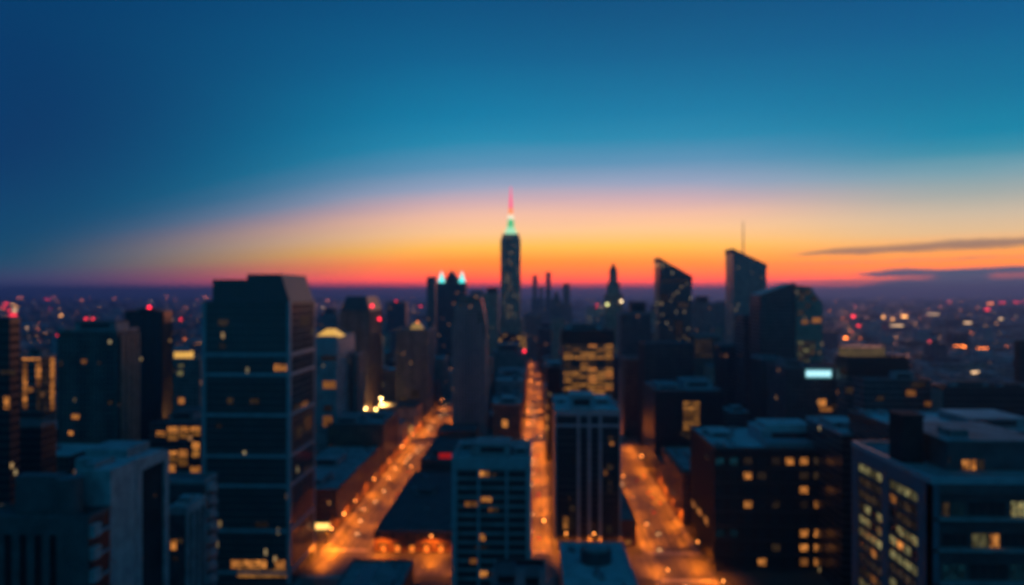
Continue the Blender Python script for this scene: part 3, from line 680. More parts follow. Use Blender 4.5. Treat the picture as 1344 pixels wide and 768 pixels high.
# ================================================================== towers on the skyline
d = 1300; XL, XQ = wx(573, d), wx(611, d)
r = thing('twin_crown_tower', 'tower with two teal lit corner pyramids and a dark gable between them', 'skyscraper', ((XL + XQ) / 2, d + 20, 0)); claim(XL, XQ, d, d + 42)
z1 = wz(371, XL, d)
MB().box(XL, XQ, d, d + 42, 0, z1).build('wall', FA['navy_facade'], r)
MB().yprism([(wx(584, d), z1), (wx(600, d), z1), (wx(600, d), wz(366, XL, d)), (wx(592, d), wz(355, XL, d)), (wx(584, d), wz(366, XL, d))], d + 3, d + 39).build('gable', 'dark', r)
for px in (579, 606):
    x = wx(px, d); MB().frus(x - 5.5, x + 5.5, d + 1, d + 12, z1, x - .4, x + .4, d + 6, d + 7, wz(356, XL, d)).build('corner_pyramid', 'teal_crown', r)
def far(name, label, x0, x1, y, d, wall='dusky_facade', depth=35, plants=(), roof='dark_roof', **k):
    return tower(name, label, x0, x1, y, d, depth=depth, wall=FA[wall], roof=roof, plants=plants, cat='skyscraper', **k)
far('chimney_slim_tower', 'very slim dark tower immediately left of the twin crowned tower', 560, 571, 363, 1480)
far('side_shaft_tower', 'dark shaft filling the gap between the twin crowned tower and the ribbed slab', 604, 626, 388, 1400, 'navy_facade')
far('brown_flank_tower', 'pinkish brown flat tower just left of the lit spire tower', 632, 654, 385, 1330, 'stone_facade', plants=[(.3, .95, .2, .8, 11, 'brown')])
far('violet_block', 'hazy block peeping out left of the pinkish brown tower', 617, 634, 381, 2300)
# pencil towers right of the spire tower
for nm, lb, a, c, y, dd in (('pencil_tower', 'shorter of two needle thin towers in the haze right of the spire tower', 699, 705, 361, 2600), ('needle_tower', 'taller of two needle thin towers in the haze right of the spire tower', 716.5, 723, 357, 2700), ('far_pencil_tower', 'faint thin tower between the two needle thin towers', 708, 712.5, 376, 3000)):
    r, X0, X1, Y0, Y1, Z = far(nm, lb, a, c, y, dd, 'dusky_facade', 16)
    MB().box(X0 - 4, X1 + 4, Y0 - 4, Y1 + 4, 0, wz(392, X0, dd)).build('lower_shaft', FA['dusky_facade'], r)
    MB().box(X0 - 10, X1 + 10, Y0 - 9, Y1 + 9, 0, wz(410, X0, dd)).build('podium', FA['dusky_facade'], r)
r, X0, X1, Y0, Y1, Z = far('blunt_pencil_tower', 'blunt thin tower with stepped base right of the two needle thin towers', 739, 748, 372, 2350, 'dusky_facade', 20)
MB().box(X0 - 6, X1 + 6, Y0 - 6, Y1 + 6, 0, wz(400, X0, 2350)).build('podium', FA['dusky_facade'], r)
r, X0, X1, Y0, Y1, Z = far('pointed_haze_tower', 'hazy pointed tower below the taller needle thin tower', 722, 739, 398, 1950, 'dusky_facade', 30)
MB().frus(X0 + 4, X1 - 4, Y0 + 3, Y1 - 3, Z - 1, (X0 + X1) / 2 - 3, (X0 + X1) / 2 + 3, Y0 + 12, Y1 - 12, wz(383, X0, 1950)).build('stepped_cap', 'brown', r)
far('violet_mid_tower', 'violet grey flat tower right of the spire tower base', 688, 712, 412, 1750, 'dusky_facade')
far('violet_low_tower', 'violet lower block with stepped top between the spire tower and pink tower', 706, 728, 430, 1500, 'navy_facade', plants=[(.2, .7, .2, .8, 10, 'dark')])
r, X0, X1, Y0, Y1, Z = far('pink_tower', 'pinkish slab tower rising behind the gold lit office', 724, 741, 418, 1350, 'stone_facade')
# art deco tower
d = 1300; xm = wx(806, d); z = lambda py: wz(py, xm, d)
r = thing('deco_tower', 'stepped art deco tower with a rounded pinnacle and small lights at its shoulders', 'skyscraper', (xm, d + 14, 0)); claim(xm - 16, xm + 16, d, d + 34)
for nm, hw, p0, p1 in (('wall', 14.6, None, 386), ('setback_storey', 10.2, 386, 371), ('upper_block', 6.4, 371, 354)):
    MB().box(xm - hw, xm + hw, d + 14 - hw, d + 14 + hw, 0 if p0 is None else z(p0), z(p1)).build(nm, FA['stone_facade'], r)
MB().cyl(xm, d + 14, 5.6, 5, z(354), z(350), 12).build('drum', 'brown', r)
MB().cyl(xm, d + 14, 3.6, 1.2, z(350), z(345), 12).build('pinnacle', 'dark', r)
beacon(r, xm - 12, d - 2, z(402), 1.6, glow('pale_green_lamp', (.9, .9, .35), 5)); beacon(r, xm + 12, d - 2, z(398), 1.6, glow('cream_lamp', (1, .75, .4), 6))
far('stepped_dark_tower', 'dark stepped tower between the art deco tower and first slanted tower', 815, 855, 410, 960, 'navy_facade', 40, plants=[(.35, .85, .2, .8, 14, 'dark')])
far('brown_shaft_tower', 'brown narrow shaft behind the right avenue', 812, 842, 470, 800, 'brick_facade', 30, X=(wx(812, 800) + 6, wx(842, 800)))
# first slanted tower
def slant(name, label, x0, x1, yl, yr, d, depth, fac, extra=None):
    XL, XQ = wx(x0, d), wx(x1, d); zl, zr = wz(yl, XL, d), wz(yr, XQ, d)
    r = thing(name, label, 'skyscraper', ((XL + XQ) / 2, d + depth / 2, 0)); claim(XL, XQ, d, d + depth)
    MB().yprism([(XL, 0), (XQ, 0), (XQ, zr), (XL, zl)], d, d + depth).build('wall', fac, r)
    b = MB(); k = 2.2
    b.yprism([(XL - .8, zl - k * 2), (XL - .8, zl + k), (XQ + .8, zr + k), (XQ + .8, zr - k * 2), (XQ + .2, zr - k * 2), (XQ + .2, zr + .05), (XL - .2, zl + .05), (XL - .2, zl - k * 2)][::-1], d - .8, d + depth + .8)
    b.build('roof_blade', 'dark', r)
    b = MB()
    for i in range(9):
        x = XL + (XQ - XL - .8) * i / 8; b.box(x, x + .8, d - .5, d - .01, 0, zl + (zr - zl) * i / 8 - 3)
    b.build('facade_ribs', 'dark', r)
    return r, XL, XQ, zl, zr
r, XL, XQ, zl, zr = slant('slanted_tower', 'glass tower with a single slanted roof, shorter of the two blade topped towers', 865, 908, 340, 365, 1050, 40, FA['glassy_facade'])
litrow(r, 1049.9, [(868, 366, 905, 371, 'lit_dim', 8), (868, 386, 878, 396, 'lit_dim', 3), (890, 397, 904, 404, 'lit_dim', 4), (887, 420, 896, 440, 'lit_dim', 3)])
r, XL, XQ, zl, zr = slant('blade_tower', 'pale slanted roof tower with a thin mast, taller of the two blade topped towers', 962, 1006, 328, 349, 1180, 46, FA['blade_facade'])
x = wx(976, 1190); b = MB(); b.cyl(x, 1192, 1.2, .5, wz(338, x, 1190), wz(290, x, 1190), 8); b.build('mast', 'steel', r)
# wedge tower with curved glass end
d = 705; XL, XQ = wx(998, d), wx(1044, d); XC = wx(1079, d)
r = thing('wedge_tower', 'dark wedge roofed tower joined to a paler slanted glass end, right of the blade tower', 'skyscraper', ((XL + XC) / 2, d + 18, 0)); claim(XL, XC, d, d + 36)
MB().yprism([(XL, 0), (XQ, 0), (XQ, wz(371.5, XQ, d)), (wx(1036, d), wz(373.5, XQ, d)), (XL, wz(387, XL, d))], d, d + 34).build('dark_wing', FA['teal_facade'], r)
prof = [(XQ + .1, 0), (XC, 0), (XC, wz(399, XC, d)), (wx(1063, d), wz(376.5, XC, d)), (XQ + .1, wz(374.5, XC, d))]
MB().yprism(prof, d - 1.5, d + 36).build('angled_wing', facade('sunset_toned_glass', (.42, .37, .3), (.2, .185, .16), 2.2, 3.9, .08, .12, .1, lit=.06, ca=(1, .5, .16), cb=(1, .66, .3), strength=.3, groughness=.45), r)  # warm pale base colour stands in for sunset reflected in the glass
litrow(r, d - 1.55, [(1048 + i * 8.5, 380 + k * 9, 1055 + i * 8.5, 387 + k * 9, 'lit_dim', 2) for i, k in ((0, 0), (1, 0), (0, 1), (2, 1), (1, 2), (0, 3))] + [(1047 + i * 8, 448 + k * 5, 1054 + i * 8, 452 + k * 5, 'lit_dim' if (i + k) % 3 else 'lit_pale', 3) for k in range(6) for i in range(3) if not (i == 2 and k > 3)] + [(1066, 417, 1081 - 3, 424, 'lit_amber', 3), (1052, 420, 1061, 425, 'lit_amber', 2)])  # the dim panes near the top are added to brighten this wing
far('left_shoulder_tower', 'dark lower tower tucked left of the wedge tower', 976, 1000, 412, 760, 'navy_facade', 34)
far('dark_fin_tower', 'narrow dark blue tower in front of the blade tower', 947, 974, 452, 800, 'navy_facade', 30, fins=(5, .9, .6), finmat='dark')
far('brown_haze_tower', 'hazy brown stepped tower between the two slanted roof towers', 910, 935, 398, 1420, 'dusky_facade', 40, plants=[(.25, .85, .2, .8, 14, 'brown')])
far('small_haze_tower', 'small faint tower right of the hazy brown stepped tower', 938, 946, 428, 1100, 'stone_facade', 24)
r, X0, X1, Y0, Y1, Z = far('brown_lit_block', 'brown block with a patch of gold windows left of the dark fin tower', 912, 945, 440, 1000, 'brick_facade', 40)
litrow(r, Y0, [(912 + i * 8, 440 + k * 6, 919 + i * 8, 445 + k * 6, 'lit_dim', 2) for k in range(1, 5) for i in range(3)])
far('tan_slab', 'tan slab glowing faintly orange beside the dark fin tower', 932, 949, 480, 900, 'stone_facade', 30)
far('wedge_annex', 'dark blue annex with vertical joints at the foot of the wedge tower', 1000, 1030, 470, 640, 'teal_facade', 34, fins=(6, .8, .5), finmat='dark')
# mid-rise towers thickening into the haze around the spire tower
q = random.Random(33)
def clear0(x0, x1, y0, y1, m=3): return not any(x0 < b + m and x1 > a - m and y0 < d_ + m and y1 > c - m for a, b, c, d_ in FP + [(a, b, 0, 2600) for a, b in AVE])
HT = []
for k in range(400):
    if len(HT) >= 46: break
    px = q.uniform(415, 960); d = q.uniform(1080, 2500); wpx = q.uniform(11, 26); y = q.uniform(396, 440) if d > 1500 else q.uniform(412, 452)
    X0, X1 = wx(px, d), wx(px + wpx, d)
    if not clear0(X0, X1, d, d + 32): continue
    HT.append((px, px + wpx, y, d, q.choice((('stone_facade', 'tan'), ('dusky_facade', 'brown grey'), ('navy_facade', 'slate'), ('pale_facade', 'pale'), ('spire_facade', 'speckled'))), q.random()))
    claim(X0, X1, d, d + 32)

# ================================================================== RIGHT
r, X0, X1, Y0, Y1, Z = tower('teal_box_tower', 'plain dark teal box tower in front of the first slanted tower', 846, 911, 450, 740, depth=44, wall=FA['teal_facade'], roof='dark_roof', par='dark', fins=(14, .5, .4), finmat='dark')
r, X0, X1, Y0, Y1, Z = tower('black_box_block', 'black box building with one column of gold windows below the teal box tower', 856, 949, 512, 622, side=844, wall=FA['black_facade'], roof='roof', par='dark', plants=[(.08, .42, .2, .7, 3.5, 'steel'), (.5, .92, .3, .8, 6, 'blueband')], unit=4, X=(96.5, wx(949, 622)))
litrow(r, Y0, [(897 + i * 7.2, 527 + k * 6.6, 903.6 + i * 7.2, 532 + k * 6.6, 'lit_gold', 2) for k in range(6) for i in range(3)] + [(893, 566, 899, 572, 'lit_dim', 2), (900, 569, 906, 576, 'lit_dim', 2)])
r, X0, X1, Y0, Y1, Z = tower('corner_brick_block', 'brick block with a blue roof and projecting cornice on the right avenue', 894, 930, 617, 497, depth=76, wall=FA['brick_facade'], roof='roof', par='brown', X=(95.3, 132), plants=[(.3, .7, .3, .7, 3)], unit=3)
MB().ring(X0 - 1.2, X1 + 1.2, Y0 - 1.2, Y1 + 1.2, Z - 3.4, Z - 1.8, 1.1).build('cornice', 'brown', r)
# dark apartment block
d = 418; X0, X1 = 97., wx(1113, 418) + 14; Y1 = dside(906, X0); Z = wz(587, 130, d)
r = thing('dark_apartment_block', 'black apartment block with columns of amber rooms and snowy blue roof', 'apartment building', ((X0 + X1) / 2, (d + Y1) / 2, 0)); claim(X0, X1, d, Y1)
MB().box(X0, X1, d, Y1, 0, Z - 1.6).build('wall', surf('black_render', (.012, .013, .015), .75), r)
roofing(r, X0, X1, d, Y1, Z, 'pale_roof', 'dark', [(.36, .82, .3, .72, 7, 'blueband'), (.06, .2, .5, .8, 3, 'steel'), (.86, .98, .3, .8, 4, 'grey')]); units(r, X0, X0 + 28, d, Y1, Z - 1.2, 9, 12)
b = MB(); b.box(X0 + 30, X0 + 66, d + 6, d + 18, Z - 1.2, Z + 1.6); b.box(X0 + 34, X0 + 60, d + 22, d + 44, Z + 5.8, Z + 8.2, 1); b.build('roof_housing', ['steel', 'pale_roof'], r)
LIT = {(0, 0): 't', (1, 0): 't', (2, 0): 'd', (4, 0): 'd', (5, 0): 'a', (6, 0): 'a', (7, 0): 'd', (9, 0): 'a', (2, 1): 'a', (3, 1): 'd', (6, 1): 'd', (7, 1): 'd', (9, 1): 'd', (6, 2): 'a', (9, 2): 'a', (2, 3): 'a', (4, 3): 'd', (6, 3): 'd', (7, 3): 'a', (0, 5): 't', (1, 5): 't',
       (9, 4): 'a', (6, 5): 'a', (7, 5): 'a', (9, 5): 'a', (6, 6): 'a', (7, 6): 'a', (9, 6): 'a', (3, 7): 'a', (6, 7): 'a', (7, 7): 'a', (4, 8): 'a', (6, 8): 'd', (7, 8): 'a', (9, 8): 'a', (4, 6): 'd'}
for k in range(10):
    y = 605.5 + k * 18.9
    for i in range(10):
        x = 937 + i * 18.4; p = {'t': 'lit_teal', 'd': 'lit_dim', 'a': 'lit_amber', None: 'glass'}[LIT.get((i, k))]
        if i == 9 and k == 9: continue
        litrow(r, d, [(x + 2.4, y - 4.8, x + 13, y + 4.8, p, 2)])
b = MB()
for k in range(10): z = wz(615 + k * 18.9, 130, d); b.box(X0 - .3, X1 + .3, d - .3, d - .01, z - .25, z + .25)
b.build('string_courses', 'dark', r)
litrow(r, 0, [(908, 658, 913, 666, 'lit_amber', 1), (915.5, 668, 921, 676, 'lit_amber', 1), (924, 678, 929.5, 688, 'lit_amber', 1), (926, 597, 930, 603, 'lit_dim', 1)], X0, 'left')
# near right block
d = 197; X0, X1 = wx(1222, d), wx(1420, d); Y1 = dside(1118, X0); Z = wz(627, X0, d)
r = thing('blue_framed_block', 'blue grey framed block with bands of pale yellow windows in the near right corner', 'building', ((X0 + X1) / 2, (d + Y1) / 2, 0)); claim(X0, X1, d, Y1)
MB().box(X0 + .5, X1, d + 2.5, Y1, 0, Z - 1.4).build('wall', 'dark', r)
b = MB()
def ydep(px): return dside(px, X0)
c1, c2, c3, c4_ = ydep(1204), ydep(1166), ydep(1157), ydep(1126)
b.box(X0, X0 + .5, d, c1, 0, Z - 1.4); b.box(X0, X0 + .5, c2, c3, 0, Z - 1.4); b.box(X0, X0 + .5, c4_, Y1, 0, Z - 1.4)
b.box(X0, X0 + .5, c1, c2, Z - 5.4, Z - 1.4); b.box(X0, X0 + .5, c3, c4_, Z - 5.4, Z - 1.4)
b.build('side_frame', 'navy_panel', r)
q = random.Random(8)
for k in range(12):
    z = Z - 7.2 - k * 3.9
    for j, (a, c) in enumerate(((c1, c2), (c3, c4_))):
        p = q.choice(('lit_pale', 'lit_pale', 'lit_pale', 'lit_dim'))
        for h in range(4):
            pp = p if q.random() < .75 else q.choice(('lit_amber', 'lit_pale', 'lit_dim', 'glass'))
            ya = a + (c - a) * h / 4; yb = a + (c - a) * (h + 1) / 4
            if k < 11: window(r, X0 + .5, (ya + yb) / 2, z, (yb - ya) - .06, 2.5, pp, 'left', 1, d=.2)
b = MB()
for k in range(13): z = Z - 5.3 - k * 3.9; b.box(X0 + .12, X0 + .49, c1, c2, z - .35, z + .35); b.box(X0 + .12, X0 + .49, c3, c4_, z - .35, z + .35)
b.build('side_spandrels', 'dark', r)
roofing(r, X0, X1, d, Y1, Z, 'roof', 'blueband', [], ph=1.2)
for py in (683, 724, 768):
    z = wz(py, X0 + 12, d); MB().box(X0 + .6, X1, d, d + 2.49, z - .35, z + .35).build('balcony_slab', 'grey', r)
MB().box(X0 + .6, X1, d + .02, d + 2.49, Z - 4.2, Z - 1.7).build('fascia', 'dark', r)
MB().box(X0, X0 + 2, d, d + 2.49, 0, Z - 1.7).build('corner_column', 'navy_panel', r)
litrow(r, d + 2.5, [(1236, 659, 1246, 681, 'lit_dim', 1), (1247, 659, 1266, 681, 'lit_teal', 2), (1270, 659, 1320, 681, 'glass', 4), (1326, 658, 1350, 682, 'lit_pale', 3), (1236, 700, 1270, 722, 'glass', 3), (1275, 700, 1297, 722, 'lit_pale', 2), (1298.5, 700, 1312, 722, 'lit_amber', 1), (1314, 700, 1350, 722, 'glass', 3),
    (1236, 740, 1268, 764, 'lit_teal', 3), (1272, 740, 1322, 764, 'glass', 4), (1325, 740, 1350, 764, 'lit_teal', 2)])
xa = wx(1243, d + 14); zt = wz(580, xa, d + 14)
b = MB(); b.box(xa, X1, d + 14, Y1 - 6, Z - 1.2, zt); b.box(xa - .5, X1, d + 13.4, Y1 - 5.4, zt, zt + .6, 1); b.box(xa + 4, xa + 9, d + 20, d + 27, zt + .6, zt + 2.2, 1); b.build('upper_storey', ['dark', 'roof'], r)
litrow(r, d + 14, [(1262, 603, 1273, 617, 'lit_amber', 2), (1274, 603, 1281, 617, 'lit_amber', 1), (1282, 603, 1292, 617, 'lit_dim', 2), (1240 + 4, 598, 1247, 607, 'lit_dim', 1)])
xa, xb = wx(1184, d + 22), wx(1212, d + 22)
b = MB(); b.box(xa, xb, d + 22, d + 30, Z - 1.2, wz(548, xa, d + 22)); b.box(xa - .3, xb + .3, d + 21.7, d + 30.3, wz(548, xa, d + 22), wz(546, xa, d + 22) + .3, 1); b.build('lift_tower', ['matt_glass', 'matt_glass'], r)
b = MB(); b.box(wx(1215, d + 30), wx(1240, d + 30), d + 30, d + 40, Z - 1.2, Z + 4.8); b.build('roof_housing', 'pale_roof', r)
# --- behind: sign building and the dark blocks on the right
d = 565; r, X0, X1, Y0, Y1, Z = tower('sign_building', 'dark building carrying a cyan white lit sign band, right of centre', 1032, 1100, 482, d, depth=46, wall=FA['navy_facade'], roof='dark_roof', par='dark', plants=[(.1, .5, .4, .8, 4)])
xa, xb = wx(1057, d), wx(1091, d); za, zb = wz(496, xa, d), wz(484.5, xa, d)
b = MB(); b.box(xa, xb, d - 1.2, d - .3, za, zb); 
b.build('sign_box', glow('sign_panel', (.2, .62, .7), .45), r)
n = 6
for i in range(n):
    x0 = xa + .5 + (xb - xa - 1) * i / n; x1 = xa + .5 + (xb - xa - 1) * (i + .8) / n
    MB().box(x0, x1, d - 1.5, d - 1.22, za + 1.3, zb - 1.3).build('sign_panel', 'sign_cyan', r)
litrow(r, Y0, [(1074, 524, 1084, 533, 'lit_amber', 2), (1076, 534, 1092, 540, 'lit_amber', 3), (1100 - 8, 530, 1099, 538, 'lit_dim', 1)])
r, X0, X1, Y0, Y1, Z = tower('black_crown_block', 'black topped block under a lit gold roof strip on the right', 1112, 1192, 468, 520, side=1098, wall=FA['navy_facade'], roof='dark_roof', par='black')
xa, xb = wx(1108, d), wx(1160, d)
xa, xb = wx(1109, 524), wx(1162, 524); b = MB(); b.box(xa, xb, 524, 534, Z - 1.2, Z + 5.4); b.box(xa - .6, xb + .6, 523.4, 535, Z + 5.4, Z + 6.1, 1); b.build('roof_pavilion', [litpane('pavilion_light', (1, .6, .2), (.85, .6, .3), .3), 'dark'], r)
MB().ring(X0 - .6, X1 + .6, Y0 - .6, Y1 + .6, Z - 13, Z - 1.7, .5).build('top_band', 'black', r)
litrow(r, Y0, [(1102, 483, 1118, 492, 'lit_dim', 3), (1127, 496, 1147, 500, 'lit_dim', 4), (1132, 502, 1142, 508, 'lit_amber', 2), (1134, 514, 1142, 526, 'lit_amber', 2), (1110, 508, 1120, 516, 'lit_dim', 2), (1165, 497, 1180, 503, 'lit_dim', 3), (1171, 495, 1178, 501, 'lit_amber', 2)])
r, X0, X1, Y0, Y1, Z = tower('dim_glass_block', 'mid-rise with scattered amber and cyan lit rooms before the gold strip block', 1134, 1222, 498, 470, side=1120, wall=FA['navy_facade'], roof='roof', par='dark', plants=[(.5, .8, .3, .7, 5)])
litrow(r, Y0, [(1189, 512, 1202, 520, 'lit_amber', 2), (1196, 502, 1214, 508, 'lit_dim', 4), (1213, 527, 1222, 533, 'lit_amber', 2), (1181, 539, 1191, 545, 'lit_dim', 2), (1210, 543, 1220, 549, 'lit_amber', 2), (1164, 553, 1172, 565, 'lit_cyan', 2), (1173, 553, 1180, 571, 'lit_cyan', 2), (1150, 520, 1160, 526, 'lit_dim', 2)])
r, X0, X1, Y0, Y1, Z = tower('long_dark_block', 'long black block with a blank front along the right side', 1238, 1400, 508, 442, side=1222, wall=FA['black_facade'], roof='dark_roof', par='black', plants=[(.1, .4, .3, .7, 4), (.5, .7, .3, .7, 3)])
MB().box(X0 - .3, X0 - .01, Y0 + .5, Y1 - .5, 0, Z - 2).build('lit_tone_panel', surf('lit_side_tone', (.35, .2, .17)), r)  # light on the left face, painted as a brownish panel colour
r, X0, X1, Y0, Y1, Z = tower('right_edge_tower', 'dark tower cut off by the right edge', 1338, 1400, 447, 560, side=1331, wall=FA['black_facade'], roof='dark_roof', par='black')
r, X0, X1, Y0, Y1, Z = tower('blue_roof_terrace', 'low wide block with pale blue roof slabs between the apartment block and dim glass block', 1105, 1190, 568, 385, depth=50, wall=FA['black_facade'], roof='pale_roof', par='blueband', plants=[(.1, .5, .4, .8, 3, 'steel')], unit=5)
r, X0, X1, Y0, Y1, Z = tower('right_roof_terrace', 'block with pale blue roof slabs behind the near right building', 1190, 1390, 566, 330, depth=60, wall=FA['black_facade'], roof='pale_roof', par='dark', plants=[(.15, .4, .1, .5, 3, 'steel'), (.5, .9, .2, .6, 5, 'grey')], unit=10)
beacon(r, wx(1306, 330), 331, Z - 1, .8)

# ================================================================== FILLER BLOCKS (each its own building)
SKIP = {87,109,172,178,179,193,195,196,202,328,329,332,334,336,337,338,344,348,349,351,352,353,354,356,358,359,360,362,364,371,373,379,395,411,414,415,422,423,424,425,426,428,429,430,432,435,436,437,438,439,440,441,442,443,447,449,452,459,519,522,523,524,526,527,528,529,530,531,532,536,538,539,541,542,543,544,545,546,547,548,549,550,553,554,558,559,560,563,565,568,570,572,573,574,584,587,607,608,611,612,614,615,618,621,622,623,634,635,636,639,640,642,643,644,645,646,647,648,652,653,656,657,659,660,665,666,668,670,671,677,678,684,716,717,718,719,720,721,723,724,725,726,728,730,733,734,735,736,737,738,739,740,741,742,743,745,746,747,748,750,751,752,753,754,756,759,760,761,762,764,765,766,767,769,770,771,773,775,781,787,792,793,794,796,801,804,807,810,821,824,827,829,833,834,839,844,849,851,853,854,855,856,860,861,862,864,865,866,869,871,872,873,877,878,879,880,886,888,890,891,895,896,903,904,909,76,77,81,82,88,89,90,91,92,101,108,110,111,112,119,163,173,177,180,181,182,186,187,188,189,194,203,333,335,340,341,343,345,346,347,350,355,357,361,363,365,366,367,368,369,370,372,374,398,405,406,407,412,413,416,417,418,420,421,427,431,433,434,444,446,448,453,454,535,551,552,555,556,557,561,562,564,566,567,569,571,575,576,577,580,588,589,594,606,613,616,617,619,624,627,628,629,630,631,641,649,650,651,722,727,744,755,757,758,763,768,772,774,776,777,778,779,780,782,786,788,803,822,835,837,840,841,845,846,847,848,850,852,857,858,859,863,874,902}   # lots wholly hidden behind other buildings
HSKIP = {1,2,3,6,9,10,11,12,13,14,15,17,18,21,22,23,24,27,28,29,31,32,33,36,37,38,42,43,45}
LAND = [(-460, 470, 'olive tower'), (-320, 620, 'black tower'), (-150, 410, 'glass tower'), (-190, 850, 'chamfered tower'), (-140, 1300, 'twin crowned tower'), (-50, 1500, 'spire tower'),
        (60, 622, 'gold lit office'), (135, 1300, 'art deco tower'), (190, 1050, 'shorter slanted tower'), (320, 1180, 'blade tower'), (240, 705, 'wedge tower'), (205, 565, 'cyan sign building'), (230, 500, 'gold strip block'), (320, 442, 'long black block')]
KINDS = [('low_facade', 'brown', 'brown'), ('brick_facade', 'brick', 'brick'), ('dusky_facade', 'taupe', 'grey'), ('navy_facade', 'navy', 'dark'), ('pale_facade', 'pale', 'white'), ('stone_facade', 'tan', 'brown'), ('black_facade', 'black', 'black')]
ROOFS = [('roof', 'grey roof'), ('dark_roof', 'dark roof'), ('pale_roof', 'pale roof')]
def clear(x0, x1, y0, y1, m=2):
    return not any(x0 < b + m and x1 > a - m and y0 < d_ + m and y1 > c - m for a, b, c, d_ in FP)
seen_labels = {}
def where(x, y):
    bx = min(LAND, key=lambda l: (l[0] - x) ** 2 * 1.6 + (l[1] - y) ** 2 * .6)
    dx, dy = x - bx[0], y - bx[1]
    rel = ('right of' if dx > 0 else 'left of') if abs(dx) > abs(dy) * .8 else ('behind' if dy > 0 else 'in front of')
    return f'{rel} the {bx[2]}'
for i, (x0, x1, y, d, (fk, tone), u) in enumerate(HT):
    if i in HSKIP: continue
    X = wx((x0 + x1) / 2, d)
    r, X0, X1, Y0, Y1, Z = tower('haze_tower', f"{tone} {'slim' if x1 - x0 < 16 else 'broad'} tower {'with stepped top' if u < .4 else 'with flat top'} in haze, {where(X, d)}", x0, x1, y, d, depth=32, wall=FA[fk], roof='dark_roof', group='towers standing in the evening haze', plants=[(.2, .8, .2, .8, 12, 'brown')] if u < .4 else [(.3, .7, .3, .7, 4)])
    r['hid'] = i
    if u > .85: beacon(r, (X0 + X1) / 2, Y0 + 2, Z, 1.4)
fid = 0; LOTS = []
ys = []
edges = [(441, 762), (800, 1040), (1060, 1290), (1310, 1540)]
xb = [(-1080, -990), (-970, -880), (-860, -770), (-750, -660), (-640, -550), (-530, -440), (-420, -335), (-315, -228), (-206, -125), (-93, -13), (11, 61), (96, 203), (223, 311), (333, 419), (441, 529), (551, 639), (661, 749), (771, 859), (881, 969), (991, 1079), (1101, 1189)]
q = random.Random(21)
for (ya, yb) in edges:
    for (xa, xb_) in xb:
        n = max(1, round((xb_ - xa) / 42)); mrows = max(1, round((yb - ya) / 46))
        for i in range(n):
            for j in range(mrows):
                x0 = xa + (xb_ - xa) * i / n + q.uniform(.4, 2.5); x1 = xa + (xb_ - xa) * (i + 1) / n - q.uniform(.4, 3)
                y0 = ya + (yb - ya) * j / mrows + q.uniform(.3, 2); y1 = ya + (yb - ya) * (j + 1) / mrows - q.uniform(.3, 6)
                core = math.exp(-((x0 + 20) / 420) ** 2)
                h = q.uniform(9, 26) + (q.random() ** 3) * 70 * core
                if abs(x0) < 130 and y0 < 800: h = min(h, 20)
                if y0 < 760 and abs(x0) > 125: h = q.uniform(12, 55)
                kd, rf, fe = q.choice(KINDS), q.choice(ROOFS), q.random()
                LOTS.append((x0, x1, y0, y1, h, kd, rf, fe))
for (x0, x1, y0, y1, h, kd, rf, fe) in LOTS:
    fid += 1
    px = toppx((x0 + x1) / 2, (y0 + y1) / 2)
    if px < -60 or px > 1404 or fid in SKIP: continue
    if not clear(x0, x1, y0, y1):
        continue
    lim = 548 if px < 265 else 560 if px > 1080 else 530 if px > 900 else 590
    if (y0 + y1) / 2 > 800: lim = 442 if not 500 < px < 950 else 470
    elif (y0 + y1) / 2 > 640: lim -= 60
    h = min(h, wz(lim, (x0 + x1) / 2, y0))
    if h < 6: h = 8 + fe * 5
    feat = 'one roof hut' if fe < .35 else 'two roof huts' if fe < .6 else 'a stair tower' if fe < .8 else 'a bare roof'
    lab = f"{kd[1]} {'low' if h < 24 else 'mid-rise'} block, {rf[1]}, {feat}, {where((x0 + x1) / 2, (y0 + y1) / 2)}"
    r = thing(('low' if h < 24 else 'mid') + '_rise_block', lab, 'building', ((x0 + x1) / 2, (y0 + y1) / 2, 0), 'ordinary city blocks')
    r['fid'] = fid
    MB().box(x0, x1, y0, y1, 0, h - 1.4).build('wall', FA[kd[0]], r)
    w, l = x1 - x0, y1 - y0
    pl = [(.15, .5, .2, .6, 3.2)] if fe < .35 else [(.1, .35, .15, .5, 3), (.55, .85, .4, .8, 3.6)] if fe < .6 else [(.6, .8, .3, .5, 5.5)] if fe < .8 else []
    roofing(r, x0, x1, y0, y1, h, rf[0], kd[2], pl, ph=1)

# ================================================================== the far city: one mass
q = random.Random(77)
mb = MB(); PT = MB()
FARM = ['low_facade', 'brick_facade', 'dusky_facade', 'navy_facade', 'pale_facade']
y = 1562.
while y < 15000:
    cell = 46 + (y - 1562) * .012
    half = y * .78 + 150
    x = -half
    while x < half:
        w, l = cell * q.uniform(.5, .86), cell * q.uniform(.5, .86)
        if q.random() < .86 and clear(x, x + w, y, y + l, 0) and not any(a - 1 < x + w and x < b_ + 1 for a, b_ in (AVE if y < 2600 else ())):
            h = q.uniform(6, 17)
            if q.random() < .13: h += q.random() ** 2 * 42
            if y < 2600 and abs(x) < 350 and q.random() < .3: h += q.uniform(10, 55)
            mb.box(x, x + w, y, y + l, 0, h, q.randrange(5))
            if q.random() < .35: mb.box(x + w * .3, x + w * .6, y + l * .3, y + l * .7, h, h + q.uniform(2, 5), q.randrange(5))
        x += cell
    y += cell * 1.08
tag(mb.build('far_city_mass', [FA[k] for k in FARM]), 'far city of low roofs reaching to the horizon', 'city', None, 'stuff')
